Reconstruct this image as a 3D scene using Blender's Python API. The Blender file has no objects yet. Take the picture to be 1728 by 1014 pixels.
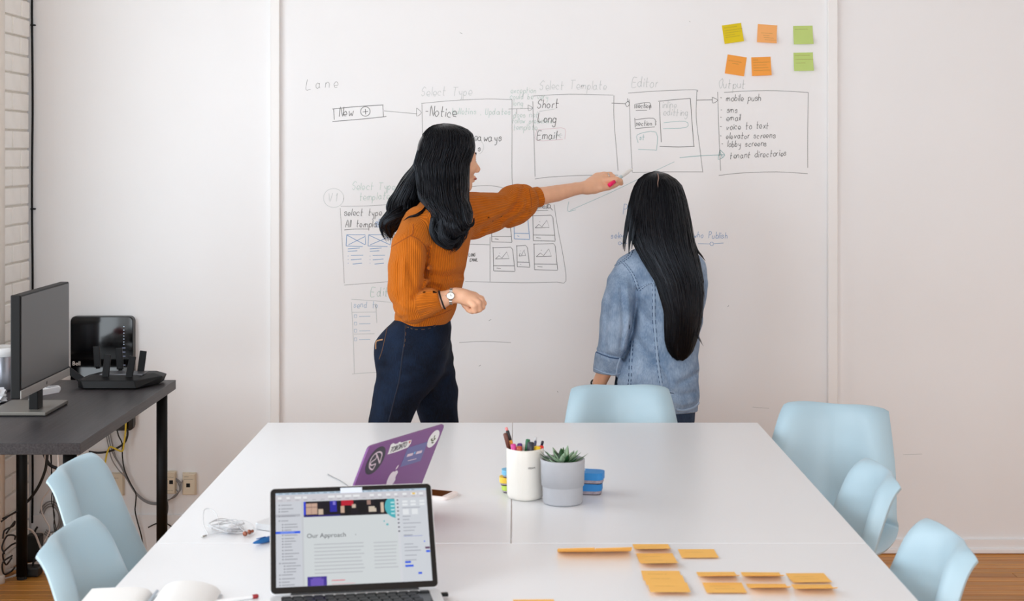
import bpy, bmesh, math, random
import numpy as np
from mathutils import Vector, Matrix
from mathutils.bvhtree import BVHTree

SC = bpy.context.scene
COL = SC.collection

# ---------------------------------------------------------------- camera
F, CX, HY, EYE = 2600.0, 871.0, 262.0, 1.56     # focal length / principal point in photo pixels, eye height
cam_d = bpy.data.cameras.new('camera')
cam_d.sensor_width = 36.0
cam_d.lens = F / 1728 * 36
cam_d.shift_x = (864 - CX) / 1728
cam_d.shift_y = -(507 - HY) / 1728
cam_d.clip_start = 0.05
cam_d.dof.use_dof = True
cam_d.dof.focus_distance = 5.35
cam_d.dof.aperture_fstop = 7.5
cam = bpy.data.objects.new('camera', cam_d)
cam.location = (0, 0, EYE)
cam.rotation_euler = (math.pi / 2, 0, 0)
COL.objects.link(cam)
SC.camera = cam

# ---------------------------------------------------------------- world, daylight, exposure
w = bpy.data.worlds.new('sky'); SC.world = w; w.use_nodes = True
w.node_tree.nodes['Background'].inputs[0].default_value = (0.86, 0.93, 1.0, 1)
w.node_tree.nodes['Background'].inputs[1].default_value = 1.0

def area(name, loc, rot, sx, sy, power, col):
    d = bpy.data.lights.new(name, 'AREA'); d.shape = 'RECTANGLE'
    d.size, d.size_y, d.energy, d.color = sx, sy, power, col
    o = bpy.data.objects.new(name, d); o.location = loc; o.rotation_euler = rot
    COL.objects.link(o); return o
# overcast daylight entering through the two windows of the left wall and the ones behind the camera
area('window_daylight', (-2.02, 4.20, 1.50), (0, -math.pi / 2, 0), 2.5, 2.1, 48, (0.865, 0.945, 1.0))
area('window_daylight', (-2.02, 1.55, 1.50), (0, -math.pi / 2, 0), 2.5, 1.9, 70, (0.865, 0.945, 1.0))
area('window_daylight', (0.9, -2.62, 1.95), (math.pi / 2, 0, 0), 4.6, 2.1, 136, (0.88, 0.95, 1.0))
SC.view_settings.view_transform = 'Standard'
SC.view_settings.look = 'None'
SC.view_settings.exposure = 0.06
SC.view_settings.gamma = 1.0
SC.view_settings.use_curve_mapping = False
SC.cycles.max_bounces = 12
SC.cycles.diffuse_bounces = 8

# ---------------------------------------------------------------- pixel <-> place
WALL = F / 430.0          # distance of the whiteboard wall
LEFT = -1.90              # the brick wall
TZ = 0.73                 # table height
def P(px, py, Y):
    return Vector(((px - CX) * Y / F, Y, EYE - (py - HY) * Y / F))
def T(px, py, z=TZ):      # a point on a horizontal plane at height z
    Y = F * (EYE - z) / (py - HY)
    return Vector(((px - CX) * Y / F, Y, z))

# ---------------------------------------------------------------- materials
def lin(c):
    return tuple((x / 12.92 if x <= 0.04045 else ((x + 0.055) / 1.055) ** 2.4) for x in (v / 255 for v in c))
MATS = {}
def mat(name, rgb, rough=0.5, metal=0.0, spec=0.5, noise=0.0, nscale=8.0, bump=0.0, bscale=200.0, stretch=(1, 1, 1),
        coat=0.0, emit=None, estr=0.0, trans=0.0, sheen=0.0):
    if name in MATS: return MATS[name]
    m = bpy.data.materials.new(name); m.use_nodes = True
    nt = m.node_tree; b = nt.nodes['Principled BSDF']
    c = lin(rgb)
    b.inputs['Roughness'].default_value = rough
    b.inputs['Metallic'].default_value = metal
    b.inputs['Specular IOR Level'].default_value = spec
    if coat: b.inputs['Coat Weight'].default_value = coat; b.inputs['Coat Roughness'].default_value = 0.05
    if sheen: b.inputs['Sheen Weight'].default_value = sheen; b.inputs['Sheen Roughness'].default_value = 0.6
    if trans: b.inputs['Transmission Weight'].default_value = trans
    if emit:
        b.inputs['Emission Color'].default_value = (*lin(emit), 1); b.inputs['Emission Strength'].default_value = estr
    tc = nt.nodes.new('ShaderNodeTexCoord'); mp = nt.nodes.new('ShaderNodeMapping')
    mp.inputs['Scale'].default_value = stretch
    nt.links.new(tc.outputs['Object'], mp.inputs[0])
    n1 = nt.nodes.new('ShaderNodeTexNoise'); n1.inputs['Scale'].default_value = nscale; n1.inputs['Detail'].default_value = 5
    nt.links.new(mp.outputs[0], n1.inputs[0])
    r = nt.nodes.new('ShaderNodeMapRange')
    r.inputs['To Min'].default_value = 1 - noise; r.inputs['To Max'].default_value = 1 + noise
    r.inputs['From Min'].default_value = 0.25; r.inputs['From Max'].default_value = 0.75
    nt.links.new(n1.outputs['Fac'], r.inputs[0])
    v = nt.nodes.new('ShaderNodeVectorMath'); v.operation = 'SCALE'
    v.inputs[0].default_value = c
    nt.links.new(r.outputs[0], v.inputs['Scale'])
    nt.links.new(v.outputs[0], b.inputs['Base Color'])
    if bump:
        n2 = nt.nodes.new('ShaderNodeTexNoise'); n2.inputs['Scale'].default_value = bscale; n2.inputs['Detail'].default_value = 3
        nt.links.new(mp.outputs[0], n2.inputs[0])
        bp = nt.nodes.new('ShaderNodeBump'); bp.inputs['Strength'].default_value = bump; bp.inputs['Distance'].default_value = 0.002
        nt.links.new(n2.outputs['Fac'], bp.inputs['Height']); nt.links.new(bp.outputs[0], b.inputs['Normal'])
    MATS[name] = m
    return m

# ---------------------------------------------------------------- object helpers
def tag(o, label=None, cat=None, group=None, kind=None):
    if label: o['label'] = label
    if cat: o['category'] = cat
    if group: o['group'] = group
    if kind: o['kind'] = kind
    return o
def link(name, me, m=None, parent=None, loc=None, rot=None, smooth=False):
    if m is not None:
        for x in (m if isinstance(m, (list, tuple)) else [m]): me.materials.append(x)
    if smooth and len(me.polygons):
        me.polygons.foreach_set('use_smooth', [True] * len(me.polygons))
    o = bpy.data.objects.new(name, me); COL.objects.link(o)
    if parent is not None: o.parent = parent
    if loc is not None: o.location = loc
    if rot is not None: o.rotation_euler = rot
    return o
def empty(name, loc=(0, 0, 0), rz=0.0):
    o = bpy.data.objects.new(name, None); o.empty_display_size = 0.1
    o.location = loc; o.rotation_euler = (0, 0, rz); COL.objects.link(o); return o
def mesh(name, verts, faces):
    me = bpy.data.meshes.new(name); me.from_pydata([tuple(v) for v in verts], [], [tuple(f) for f in faces]); me.update(); return me
def bm_mesh(bm, name='mesh'):
    bmesh.ops.recalc_face_normals(bm, faces=bm.faces)
    me = bpy.data.meshes.new(name); bm.to_mesh(me); bm.free(); return me
def box_me(sx, sy, sz, bev=0.0, seg=2, c=(0, 0, 0)):
    bm = bmesh.new(); bmesh.ops.create_cube(bm, size=1)
    for v in bm.verts: v.co = Vector((v.co.x * sx + c[0], v.co.y * sy + c[1], v.co.z * sz + c[2]))
    if bev: bmesh.ops.bevel(bm, geom=bm.edges[:], offset=bev, segments=seg, affect='EDGES', profile=0.5)
    return bm_mesh(bm)
def rrect(sx, sy, r, n=6):
    pts = []
    for (cx, cy, a0) in ((sx / 2 - r, sy / 2 - r, 0), (-sx / 2 + r, sy / 2 - r, 90), (-sx / 2 + r, -sy / 2 + r, 180), (sx / 2 - r, -sy / 2 + r, 270)):
        for i in range(n + 1):
            a = math.radians(a0 + 90 * i / n); pts.append((cx + r * math.cos(a), cy + r * math.sin(a)))
    return pts
def prism_me(pts, z0, z1, bev=0.0):
    bm = bmesh.new()
    lo = [bm.verts.new((x, y, z0)) for x, y in pts]; hi = [bm.verts.new((x, y, z1)) for x, y in pts]
    n = len(pts)
    bm.faces.new(lo[::-1]); top = bm.faces.new(hi)
    for i in range(n): bm.faces.new((lo[i], lo[(i + 1) % n], hi[(i + 1) % n], hi[i]))
    if bev:
        ed = [e for f in bm.faces if len(f.verts) == n for e in f.edges]
        bmesh.ops.bevel(bm, geom=list(set(ed)), offset=bev, segments=2, affect='EDGES', profile=0.5)
    return bm_mesh(bm)
def lathe_me(prof, n=40, cap=True, squash=None):
    bm = bmesh.new(); rings = []
    for r, z in prof:
        ring = []
        for i in range(n):
            a = 2 * math.pi * i / n
            k = squash(a, z) if squash else 1.0
            ring.append(bm.verts.new((r * k * math.cos(a), r * k * math.sin(a), z)))
        rings.append(ring)
    for a, b in zip(rings, rings[1:]):
        for i in range(n): bm.faces.new((a[i], a[(i + 1) % n], b[(i + 1) % n], b[i]))
    if cap:
        bm.faces.new(rings[0][::-1]); bm.faces.new(rings[-1])
    return bm_mesh(bm)
def smooth_path(pts, sub=6):
    pts = [Vector(p) for p in pts]
    if len(pts) < 3:
        return [pts[0].lerp(pts[-1], i / 4) for i in range(5)]
    out = []
    ext = [pts[0] * 2 - pts[1]] + pts + [pts[-1] * 2 - pts[-2]]
    for i in range(1, len(ext) - 2):
        p0, p1, p2, p3 = ext[i - 1], ext[i], ext[i + 1], ext[i + 2]
        for k in range(sub):
            t = k / sub
            out.append(0.5 * (2 * p1 + (p2 - p0) * t + (2 * p0 - 5 * p1 + 4 * p2 - p3) * t * t + (3 * p1 - p0 - 3 * p2 + p3) * t ** 3))
    out.append(pts[-1]); return out
def tube_me(pts, r, n=8, sub=6, taper=None):
    path = smooth_path(pts, sub) if sub else [Vector(p) for p in pts]
    V, Fc = [], []
    up = Vector((0.13, 0.31, 0.94)).normalized()
    m = len(path)
    for i, p in enumerate(path):
        t = (path[min(i + 1, m - 1)] - path[max(i - 1, 0)])
        t = t.normalized() if t.length > 1e-9 else Vector((1, 0, 0))
        a = t.cross(up)
        if a.length < 1e-3: a = t.cross(Vector((1, 0, 0)))
        a.normalize(); b = t.cross(a)
        rr = r if taper is None else r * taper(i / (m - 1))
        for k in range(n):
            an = 2 * math.pi * k / n; V.append(p + a * (rr * math.cos(an)) + b * (rr * math.sin(an)))
    for i in range(m - 1):
        for k in range(n):
            Fc.append((i * n + k, i * n + (k + 1) % n, (i + 1) * n + (k + 1) % n, (i + 1) * n + k))
    Fc.append(tuple(range(n))[::-1]); Fc.append(tuple((m - 1) * n + k for k in range(n)))
    return mesh('tube', V, Fc)
def join_me(parts):
    """parts: list of (mesh, Matrix, material index)"""
    V, Fc, MI = [], [], []
    for me, M, mi in parts:
        o = len(V)
        V += [M @ v.co for v in me.vertices]
        Fc += [tuple(o + i for i in p.vertices) for p in me.polygons]; MI += [mi] * len(me.polygons)
    out = mesh('joined', V, Fc)
    out.polygons.foreach_set('material_index', MI); return out
def text_me(s, size, depth=0.0004, align='CENTER', shear=0.0):
    cu = bpy.data.curves.new('text', 'FONT'); cu.body = s; cu.size = size; cu.align_x = align; cu.align_y = 'CENTER'
    cu.extrude = depth; cu.shear = shear; cu.resolution_u = 3
    o = bpy.data.objects.new('text', cu); COL.objects.link(o)
    dg = bpy.context.evaluated_depsgraph_get()
    me = bpy.data.meshes.new_from_object(o.evaluated_get(dg)); bpy.data.objects.remove(o); return me
ID = Matrix.Identity(4)
def TR(x, y, z): return Matrix.Translation((x, y, z))
def frame(o, x, z):
    """matrix with origin o, local x along x, local z along z"""
    x = Vector(x).normalized(); z = Vector(z); z = (z - x * z.dot(x)).normalized(); y = z.cross(x)
    M = Matrix((( x.x, y.x, z.x, o[0]), (x.y, y.y, z.y, o[1]), (x.z, y.z, z.z, o[2]), (0, 0, 0, 1)))
    return M
# ================================================================ the room
RNG = random.Random(7)
XR, YB, CEIL = 3.6, -2.5, 3.3
M_WALL = mat('wall_paint', (238, 238, 239), 0.45, noise=0.012, nscale=3, bump=0.05, bscale=160)
M_TRIM = mat('trim_paint', (240, 239, 238), 0.4)
M_CEIL = mat('ceiling_paint', (196, 194, 192), 0.7)

def struct(name, me, m, **k): return tag(link(name, me, m, **k), kind='structure')
wall_back = struct('wall_back', box_me(XR - LEFT + 0.4, 0.12, CEIL + 0.1, c=((XR + LEFT) / 2, WALL + 0.06, CEIL / 2)), M_WALL)
struct('ceiling', box_me(XR - LEFT + 0.6, WALL - YB + 0.6, 0.1, c=((XR + LEFT) / 2, (WALL + YB) / 2, CEIL + 0.05)), M_CEIL)
struct('wall_right', box_me(0.12, WALL - YB + 0.3, CEIL, c=(XR + 0.06, (WALL + YB) / 2, CEIL / 2)), M_WALL)
# the wall behind the camera, with a wide window opening
def wall_front():
    P_ = []
    for (x0, x1, z0, z1) in ((LEFT - 0.1, -1.4, 0, CEIL), (3.2, XR + 0.1, 0, CEIL), (-1.4, 3.2, 0, 0.9), (-1.4, 3.2, 3.0, CEIL)):
        P_.append((box_me(x1 - x0, 0.12, z1 - z0, c=((x0 + x1) / 2, YB - 0.06, (z0 + z1) / 2)), ID, 0))
    return join_me(P_)
struct('wall_front', wall_front(), M_WALL)
# brick wall on the left: a mortar backing with two window openings, and bricks near the corner
M_MORTAR = mat('white_mortar', (228, 224, 217), 0.85, noise=0.05, nscale=30, bump=0.4, bscale=120)
M_BRICK = mat('white_painted_brick', (245, 243, 238), 0.6, noise=0.04, nscale=14, bump=0.35, bscale=70)
WIN = ((0.6, 2.5), (3.15, 5.25))
def wall_left():
    P_ = []
    def bx(y0, y1, z0, z1): P_.append((box_me(0.2, y1 - y0, z1 - z0, c=(LEFT - 0.112, (y0 + y1) / 2, (z0 + z1) / 2)), ID, 0))
    bx(YB, 0.6, 0, CEIL); bx(2.5, 3.15, 0, CEIL); bx(5.25, WALL - 0.02, 0, CEIL)
    for a, b in WIN: bx(a, b, 0, 0.25); bx(a, b, 2.75, CEIL)
    return join_me(P_)
wl = struct('wall_left', wall_left(), M_MORTAR)
for i, (a, b) in enumerate(WIN):
    P_ = []
    for (y0, y1, z0, z1) in ((a, a + 0.06, 0.25, 2.75), (b - 0.06, b, 0.25, 2.75), (a, b, 0.25, 0.31), (a, b, 2.69, 2.75), (a, b, 1.48, 1.52), ((a + b) / 2 - 0.02, (a + b) / 2 + 0.02, 0.25, 2.75)):
        P_.append((box_me(0.05, y1 - y0, z1 - z0, c=(LEFT - 0.09, (y0 + y1) / 2, (z0 + z1) / 2)), ID, 0))
    struct('window_%d' % (i + 1), join_me(P_), M_TRIM)
P_ = []
for (x0, x1, z0, z1) in ((-1.4, -1.34, 0.9, 3.0), (3.14, 3.2, 0.9, 3.0), (-1.4, 3.2, 0.9, 0.96), (-1.4, 3.2, 2.94, 3.0), (0.1, 0.16, 0.9, 3.0), (1.64, 1.7, 0.9, 3.0)):
    P_.append((box_me(x1 - x0, 0.05, z1 - z0, c=((x0 + x1) / 2, YB - 0.06, (z0 + z1) / 2)), ID, 0))
struct('window_3', join_me(P_), M_TRIM)
# bricks, one object each
bl, bh = 0.205, 0.072
brick_mes = []
for k in range(5):
    me = box_me(0.03, bl - 0.012, bh - 0.008, 0.004, 2)
    for v in me.vertices:
        v.co.x += RNG.uniform(-0.0012, 0.0012); v.co.y += RNG.uniform(-0.001, 0.001); v.co.z += RNG.uniform(-0.001, 0.001)
    me.materials.append(M_BRICK); brick_mes.append(me)
half_me = box_me(0.03, bl / 2 - 0.012, bh - 0.008, 0.004, 2); half_me.materials.append(M_BRICK)
END = WALL - 0.035
for r in range(40):
    z = bh * (r + 0.5)
    if z > 2.9: break
    y1 = END + RNG.uniform(-0.006, 0.004)
    if r % 2:
        b = bpy.data.objects.new('brick', half_me); COL.objects.link(b); b.parent = wl; b.location = (LEFT - 0.013 + RNG.uniform(-0.002, 0.002), y1 - bl / 4, z); y1 -= bl / 2
    for k in range(3):
        b = bpy.data.objects.new('brick', RNG.choice(brick_mes)); COL.objects.link(b); b.parent = wl
        b.location = (LEFT - 0.013 + RNG.uniform(-0.002, 0.002), y1 - bl / 2, z); y1 -= bl
# trims of the whiteboard wall
def px_x(px, Y=WALL): return (px - CX) * Y / F
for i, (a, b) in enumerate(((457.5, 473), (1395.5, 1412))):
    x0, x1 = px_x(a), px_x(b)
    me = box_me(x1 - x0, 0.022, CEIL, 0.002, 1, c=((x0 + x1) / 2, WALL - 0.011, CEIL / 2))
    struct('trim_%d' % (i + 1), me, M_TRIM)
struct('baseboard_back', box_me(px_x(457) - LEFT, 0.012, 0.152, 0.002, 1, c=((px_x(457) + LEFT) / 2, WALL - 0.006, 0.076)), M_WALL)
x0 = px_x(1412)
bb = join_me([(box_me(XR - x0, 0.014, 0.056, 0.002, 1, c=((XR + x0) / 2, WALL - 0.007, 0.028)), ID, 0), (box_me(XR - x0, 0.024, 0.02, 0.005, 2, c=((XR + x0) / 2, WALL - 0.012, 0.012)), ID, 0)])
struct('baseboard_back_right', bb, M_WALL)
bb = join_me([(box_me(px_x(1395) - px_x(473), 0.014, 0.056, 0.002, 1, c=((px_x(1395) + px_x(473)) / 2, WALL - 0.007, 0.028)), ID, 0)])
struct('baseboard_back_middle', bb, M_WALL)
# floor: sub-floor slab, planks near the wall one by one, the rest joined
def wood(name, rgb, dark):
    m = bpy.data.materials.new(name); m.use_nodes = True; nt = m.node_tree; b = nt.nodes['Principled BSDF']
    b.inputs['Roughness'].default_value = 0.42
    tc = nt.nodes.new('ShaderNodeTexCoord'); mp = nt.nodes.new('ShaderNodeMapping'); mp.inputs['Scale'].default_value = (1.2, 34, 34)
    oi = nt.nodes.new('ShaderNodeObjectInfo')
    ad = nt.nodes.new('ShaderNodeVectorMath'); ad.operation = 'ADD'
    nt.links.new(tc.outputs['Object'], ad.inputs[0])
    sc_ = nt.nodes.new('ShaderNodeVectorMath'); sc_.operation = 'SCALE'; sc_.inputs[0].default_value = (7, 3, 5)
    nt.links.new(oi.outputs['Random'], sc_.inputs['Scale']); nt.links.new(sc_.outputs[0], ad.inputs[1])
    nt.links.new(ad.outputs[0], mp.inputs[0])
    n = nt.nodes.new('ShaderNodeTexNoise'); n.inputs['Scale'].default_value = 2.2; n.inputs['Detail'].default_value = 7; n.inputs['Distortion'].default_value = 0.4
    nt.links.new(mp.outputs[0], n.inputs[0])
    cr = nt.nodes.new('ShaderNodeValToRGB'); cr.color_ramp.elements[0].position = 0.3; cr.color_ramp.elements[1].position = 0.72
    cr.color_ramp.elements[0].color = (*lin(dark), 1); cr.color_ramp.elements[1].color = (*lin(rgb), 1)
    nt.links.new(n.outputs['Fac'], cr.inputs[0])
    hs = nt.nodes.new('ShaderNodeHueSaturation'); mr = nt.nodes.new('ShaderNodeMapRange'); mr.inputs['To Min'].default_value = 0.78; mr.inputs['To Max'].default_value = 1.15
    nt.links.new(oi.outputs['Random'], mr.inputs[0]); nt.links.new(mr.outputs[0], hs.inputs['Value']); nt.links.new(cr.outputs[0], hs.inputs['Color'])
    nt.links.new(hs.outputs[0], b.inputs['Base Color']); return m
M_PLANK = wood('honey_floor_wood', (224, 160, 74), (180, 110, 40))
floor = struct('floor', box_me(XR - LEFT + 0.5, WALL - YB + 0.3, 0.06, c=((XR + LEFT) / 2, (WALL + YB) / 2, -0.046)), mat('dark_subfloor', (48, 30, 18), 0.9))
PW, PL = 0.058, 1.15
pl_me = box_me(PL - 0.002, PW - 0.0036, 0.02, 0.0014, 1); pl_me.materials.append(M_PLANK)
rest = []
y = WALL - PW / 2; row = 0
while y > YB:
    x = LEFT - RNG.uniform(0, 0.9) + PL / 2
    while x - PL / 2 < XR:
        ln = PL
        if y > 5.28 - 0.0:
            b = bpy.data.objects.new('plank', pl_me); COL.objects.link(b); b.parent = floor; b.location = (x, y, -0.01)
        else:
            rest.append((x, y))
        x += PL
    y -= PW; row += 1
V, Fc = [], []
for (x, y) in rest:
    o = len(V); a, b = PL / 2 - 0.001, PW / 2 - 0.0011
    V += [(x - a, y - b, 0), (x + a, y - b, 0), (x + a, y + b, 0), (x - a, y + b, 0), (x - a, y - b, -0.018), (x + a, y - b, -0.018), (x + a, y + b, -0.018), (x - a, y + b, -0.018)]
    Fc += [(o, o + 1, o + 2, o + 3), (o, o + 4, o + 5, o + 1), (o + 1, o + 5, o + 6, o + 2), (o + 2, o + 6, o + 7, o + 3), (o + 3, o + 7, o + 4, o)]
tag(link('floor_planks', mesh('planks', V, Fc), M_PLANK, floor), kind='stuff')

# vertical black cable and white pipe in the corner
M_BLACK = mat('black_plastic', (11, 11, 12), 0.5, spec=0.22)
pts = [(px_x(54.5 + 0.6 * math.sin(i * 1.7), WALL - 0.012), WALL - 0.012, 0.12 + i * 0.2) for i in range(16)]
o = link('wall_cable', tube_me(pts, 0.0042, 8, 3), M_BLACK, smooth=True)
tag(o, 'black cable running straight up the corner beside the brick wall', 'cable')
for z in (0.6, 1.35, 2.07):
    link('cable_clip', box_me(0.02, 0.014, 0.006, 0.002, 1, c=(px_x(57), WALL - 0.008, z)), M_BLACK, o)
M_PIPE = mat('old_white_pipe_paint', (222, 216, 208), 0.5, noise=0.05, nscale=20)
Yp = 5.62
pr = empty('heating_pipe', (-1.882, Yp, 0)); tag(pr, 'white painted vertical heating pipe beside the bricks at the left edge', 'pipe')
link('pipe', lathe_me([(0.0165, 0.0), (0.0165, CEIL)], 20), M_PIPE, pr, smooth=True)
link('floor_collar', lathe_me([(0.0175, 0.0), (0.0172, 0.030), (0.0166, 0.032)], 20), M_PIPE, pr, smooth=True)
# ================================================================ tables
M_TABLE = mat('white_laminate', (238, 239, 241), 0.28, noise=0.006, nscale=2)
M_WHITEMETAL = mat('white_powder_coat', (226, 226, 226), 0.4)
M_RUBBER = mat('dark_rubber_foot', (30, 30, 30), 0.8)
YFAR, YSEAM, YNEAR = F * 0.83 / (713 - HY), F * 0.83 / (916.5 - HY), F * 0.83 / (916.5 - HY) - 0.76
XL, XRT = (452 - CX) * YFAR / F, (1278.5 - CX) * YFAR / F
XM = (862.5 - CX) * YSEAM / F
def table(name, x0, x1, y0, y1, mtop, mleg, label, cat='table', h=TZ, th=0.034, legr=0.02, inset=0.06):
    t = empty(name, ((x0 + x1) / 2, (y0 + y1) / 2, 0))
    w_, d_ = x1 - x0, y1 - y0
    link('tabletop', box_me(w_, d_, th, 0.0012, 2, c=(0, 0, h - th / 2)), mtop, t)
    for sx in (-1, 1):
        for sy in (-1, 1):
            l = link('leg', lathe_me([(legr, 0.012), (legr, h - th)], 20), mleg, t, loc=(sx * (w_ / 2 - inset), sy * (d_ / 2 - inset), 0), smooth=False)
            for p in l.data.polygons: p.use_smooth = abs(p.normal.z) < 0.5
            link('foot', lathe_me([(legr * 0.9, 0.0), (legr * 0.9, 0.013)], 16), M_RUBBER, l)
    return tag(t, label, cat)
G = 0.0012
table('white_table', XL, XM - G, YSEAM + G, YFAR, M_TABLE, M_WHITEMETAL, 'white laminate table under the purple laptop, left of the centre seam')
table('white_table', XM + G, XRT, YSEAM + G, YFAR, M_TABLE, M_WHITEMETAL, 'white laminate table under the plant pot, right of the centre seam')
table('white_table', XL, XRT, YNEAR, YSEAM - G, M_TABLE, M_WHITEMETAL, 'white laminate table nearest the camera, carrying the orange notes and open laptop')

# ================================================================ dark desk on the left
def dark_wood():
    m = bpy.data.materials.new('black_brown_laminate'); m.use_nodes = True; nt = m.node_tree; b = nt.nodes['Principled BSDF']
    b.inputs['Roughness'].default_value = 0.40; b.inputs['Specular IOR Level'].default_value = 0.3
    tc = nt.nodes.new('ShaderNodeTexCoord'); mp = nt.nodes.new('ShaderNodeMapping'); mp.inputs['Scale'].default_value = (60, 1.5, 60)
    n = nt.nodes.new('ShaderNodeTexNoise'); n.inputs['Scale'].default_value = 3; n.inputs['Detail'].default_value = 6
    nt.links.new(tc.outputs['Object'], mp.inputs[0]); nt.links.new(mp.outputs[0], n.inputs[0])
    cr = nt.nodes.new('ShaderNodeValToRGB'); cr.color_ramp.elements[0].position = 0.35; cr.color_ramp.elements[1].position = 0.7
    cr.color_ramp.elements[0].color = (*lin((34, 31, 33)), 1); cr.color_ramp.elements[1].color = (*lin((58, 53, 55)), 1)
    nt.links.new(n.outputs['Fac'], cr.inputs[0]); nt.links.new(cr.outputs[0], b.inputs['Base Color']); return m
M_DESK = dark_wood()
DZ = 0.727
DY0, DY1 = F / 583.0, F / 455.0
DX1 = -1.262
M_BLACKMETAL = mat('black_powder_coat', (10, 9, 9), 0.5, spec=0.22)
table('dark_desk', DX1 - 0.6, DX1, DY0, DY1, M_DESK, M_BLACKMETAL, 'black-brown wood grain desk with round black legs by the brick wall', 'desk', h=DZ, inset=0.042)

# ================================================================ shell chairs
M_SHELL = mat('pale_blue_plastic', (176, 203, 216), 0.38, noise=0.01, nscale=6)
M_BEECH = mat('beech_leg_wood', (205, 168, 120), 0.5, noise=0.1, nscale=10, stretch=(8, 8, 1))
M_STEEL = mat('black_steel_brace', (25, 25, 26), 0.4, metal=0.6)
PROF = [(0.235, 0.415), (0.215, 0.437), (0.15, 0.443), (0.05, 0.432), (-0.05, 0.426), (-0.13, 0.432), (-0.185, 0.458), (-0.215, 0.505), (-0.235, 0.57), (-0.252, 0.64), (-0.266, 0.71), (-0.277, 0.765), (-0.290, 0.796), (-0.306, 0.808)]
HW = [0.19, 0.205, 0.222, 0.232, 0.235, 0.236, 0.235, 0.232, 0.226, 0.216, 0.202, 0.189, 0.178, 0.170]
def shell_me():
    NU, NV = 32, 56
    pp = smooth_path([Vector((y, z, w_)) for (y, z), w_ in zip(PROF, HW)], 8)
    n = len(pp) - 1
    V, Fc = [], []
    for j in range(NV + 1):
        s = j / NV
        for i in range(NU + 1):
            u = -1 + 2 * i / NU; a = abs(u)
            # the top edge dips in the middle and drops round at the corners
            e = 1.0
            top = 0.984 - 0.016 * math.cos(math.pi * a / 0.60) if a < 0.60 else 1.0 - 0.085 * ((a - 0.60) / 0.40) ** 2.4
            front = 0.0 + 0.10 * max(0, (a - 0.6) / 0.4) ** 2.2
            k = (front + (top - front) * s) * n
            k0 = min(int(k), n - 1); q = pp[k0].lerp(pp[k0 + 1], k - k0)
            ku = k / n
            back = min(1, max(0, (ku - 0.40) / 0.18)); back = back * back * (3 - 2 * back)
            x = q.z * 0.895 * u
            lip = max(0, (a - 0.60) / 0.4)
            bowl = 0.5 - 0.5 * math.cos(math.pi * min(a / 0.95, 1))
            up = (1 - back) * (0.050 * bowl - 0.024 * lip ** 2.2)
            hi = min(1, max(0, (ku - 0.45) / 0.55)); fw = back * ((0.110 * (1 - hi) + 0.028 * hi) * bowl - (0.024 + 0.016 * hi) * lip ** 2.2)
            V.append((x, q.x + fw, q.y + up))
    for j in range(NV):
        for i in range(NU):
            a = j * (NU + 1) + i; Fc.append((a, a + 1, a + NU + 2, a + NU + 1))
    me = mesh('shell', V, Fc)
    bm = bmesh.new(); bm.from_mesh(me)
    bmesh.ops.recalc_face_normals(bm, faces=bm.faces)
    # give it a real thickness with a rounded rim
    bm.normal_update()
    geom = bm.faces[:]
    r = bmesh.ops.solidify(bm, geom=geom, thickness=0.009)
    return bm_mesh(bm)
SHELL = shell_me(); SHELL.materials.append(M_SHELL); SHELL.polygons.foreach_set('use_smooth', [True] * len(SHELL.polygons))
LEG_ME, BRACE = [], []
def chair(loc, rz, label):
    c = empty('shell_chair', (loc[0], loc[1], 0), rz); tag(c, label, 'chair', 'pale blue shell chairs around the white tables')
    sh = bpy.data.objects.new('seat_shell', SHELL); COL.objects.link(sh); sh.parent = c
    bv = sh.modifiers.new('rim', 'BEVEL'); bv.width = 0.003; bv.segments = 2; bv.limit_method = 'ANGLE'
    first = not LEG_ME
    k = 0
    for sx in (-1, 1):
        for sy in (-1, 1):
            a, b = Vector((sx * 0.11, sy * 0.10 - 0.02, 0.405)), Vector((sx * 0.215, sy * 0.205 - 0.02, 0.004))
            if first:
                me = tube_me([a, a.lerp(b, 0.5), b], 0.017, 14, 4, lambda t: 1 - 0.35 * t); me.materials.append(M_BEECH)
                me.polygons.foreach_set('use_smooth', [True] * len(me.polygons)); LEG_ME.append(me)
            l = bpy.data.objects.new('leg', LEG_ME[k]); COL.objects.link(l); l.parent = c; k += 1
    if first:
        pl = [(box_me(0.26, 0.05, 0.006, c=(0, -0.10, 0.412)), ID, 0), (box_me(0.26, 0.05, 0.006, c=(0, 0.08, 0.412)), ID, 0)]
        for s in (-1, 1):
            pl.append((tube_me([(s * 0.16, 0.13, 0.22), (0, -0.02, 0.24), (-s * 0.16, -0.17, 0.22)], 0.005, 8, 4), ID, 0))
            pl.append((tube_me([(s * 0.11, -0.12, 0.40), (s * 0.11, -0.02, 0.405), (s * 0.11, 0.08, 0.40)], 0.006, 8, 4), ID, 0))
        me = join_me(pl); me.materials.append(M_STEEL); BRACE.append(me)
    br = bpy.data.objects.new('brace', BRACE[0]); COL.objects.link(br); br.parent = c
    return c
R = math.radians
CH_OFF = 0.285
def chair_at_back(px, Y, deg, label):
    """place by where the middle of its backrest stands"""
    x = (px - CX) * Y / F; a = R(deg)
    f = (-math.sin(a), math.cos(a))
    return chair((x + f[0] * CH_OFF, Y + f[1] * CH_OFF), a, label)
chair_at_back(1046, 5.06, 180, 'pale blue shell chair at the far end of the tables, before the denim jacket')
chair_at_back(1410, 4.68, 156, 'pale blue shell chair at the far right corner, turned towards the camera')
chair_at_back(1488, 3.72, 92, 'pale blue shell chair overlapping the far right one, second along the right table edge')
chair_at_back(1602, 3.08, 93, 'pale blue shell chair nearest the camera on the right, above the bare floor')
chair_at_back(120, 3.79, -94, 'pale blue shell chair on the left, behind its nearer twin, beside the dark desk')
chair_at_back(110, 3.11, -93, 'pale blue shell chair nearest the camera on the left, behind the open book')
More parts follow.
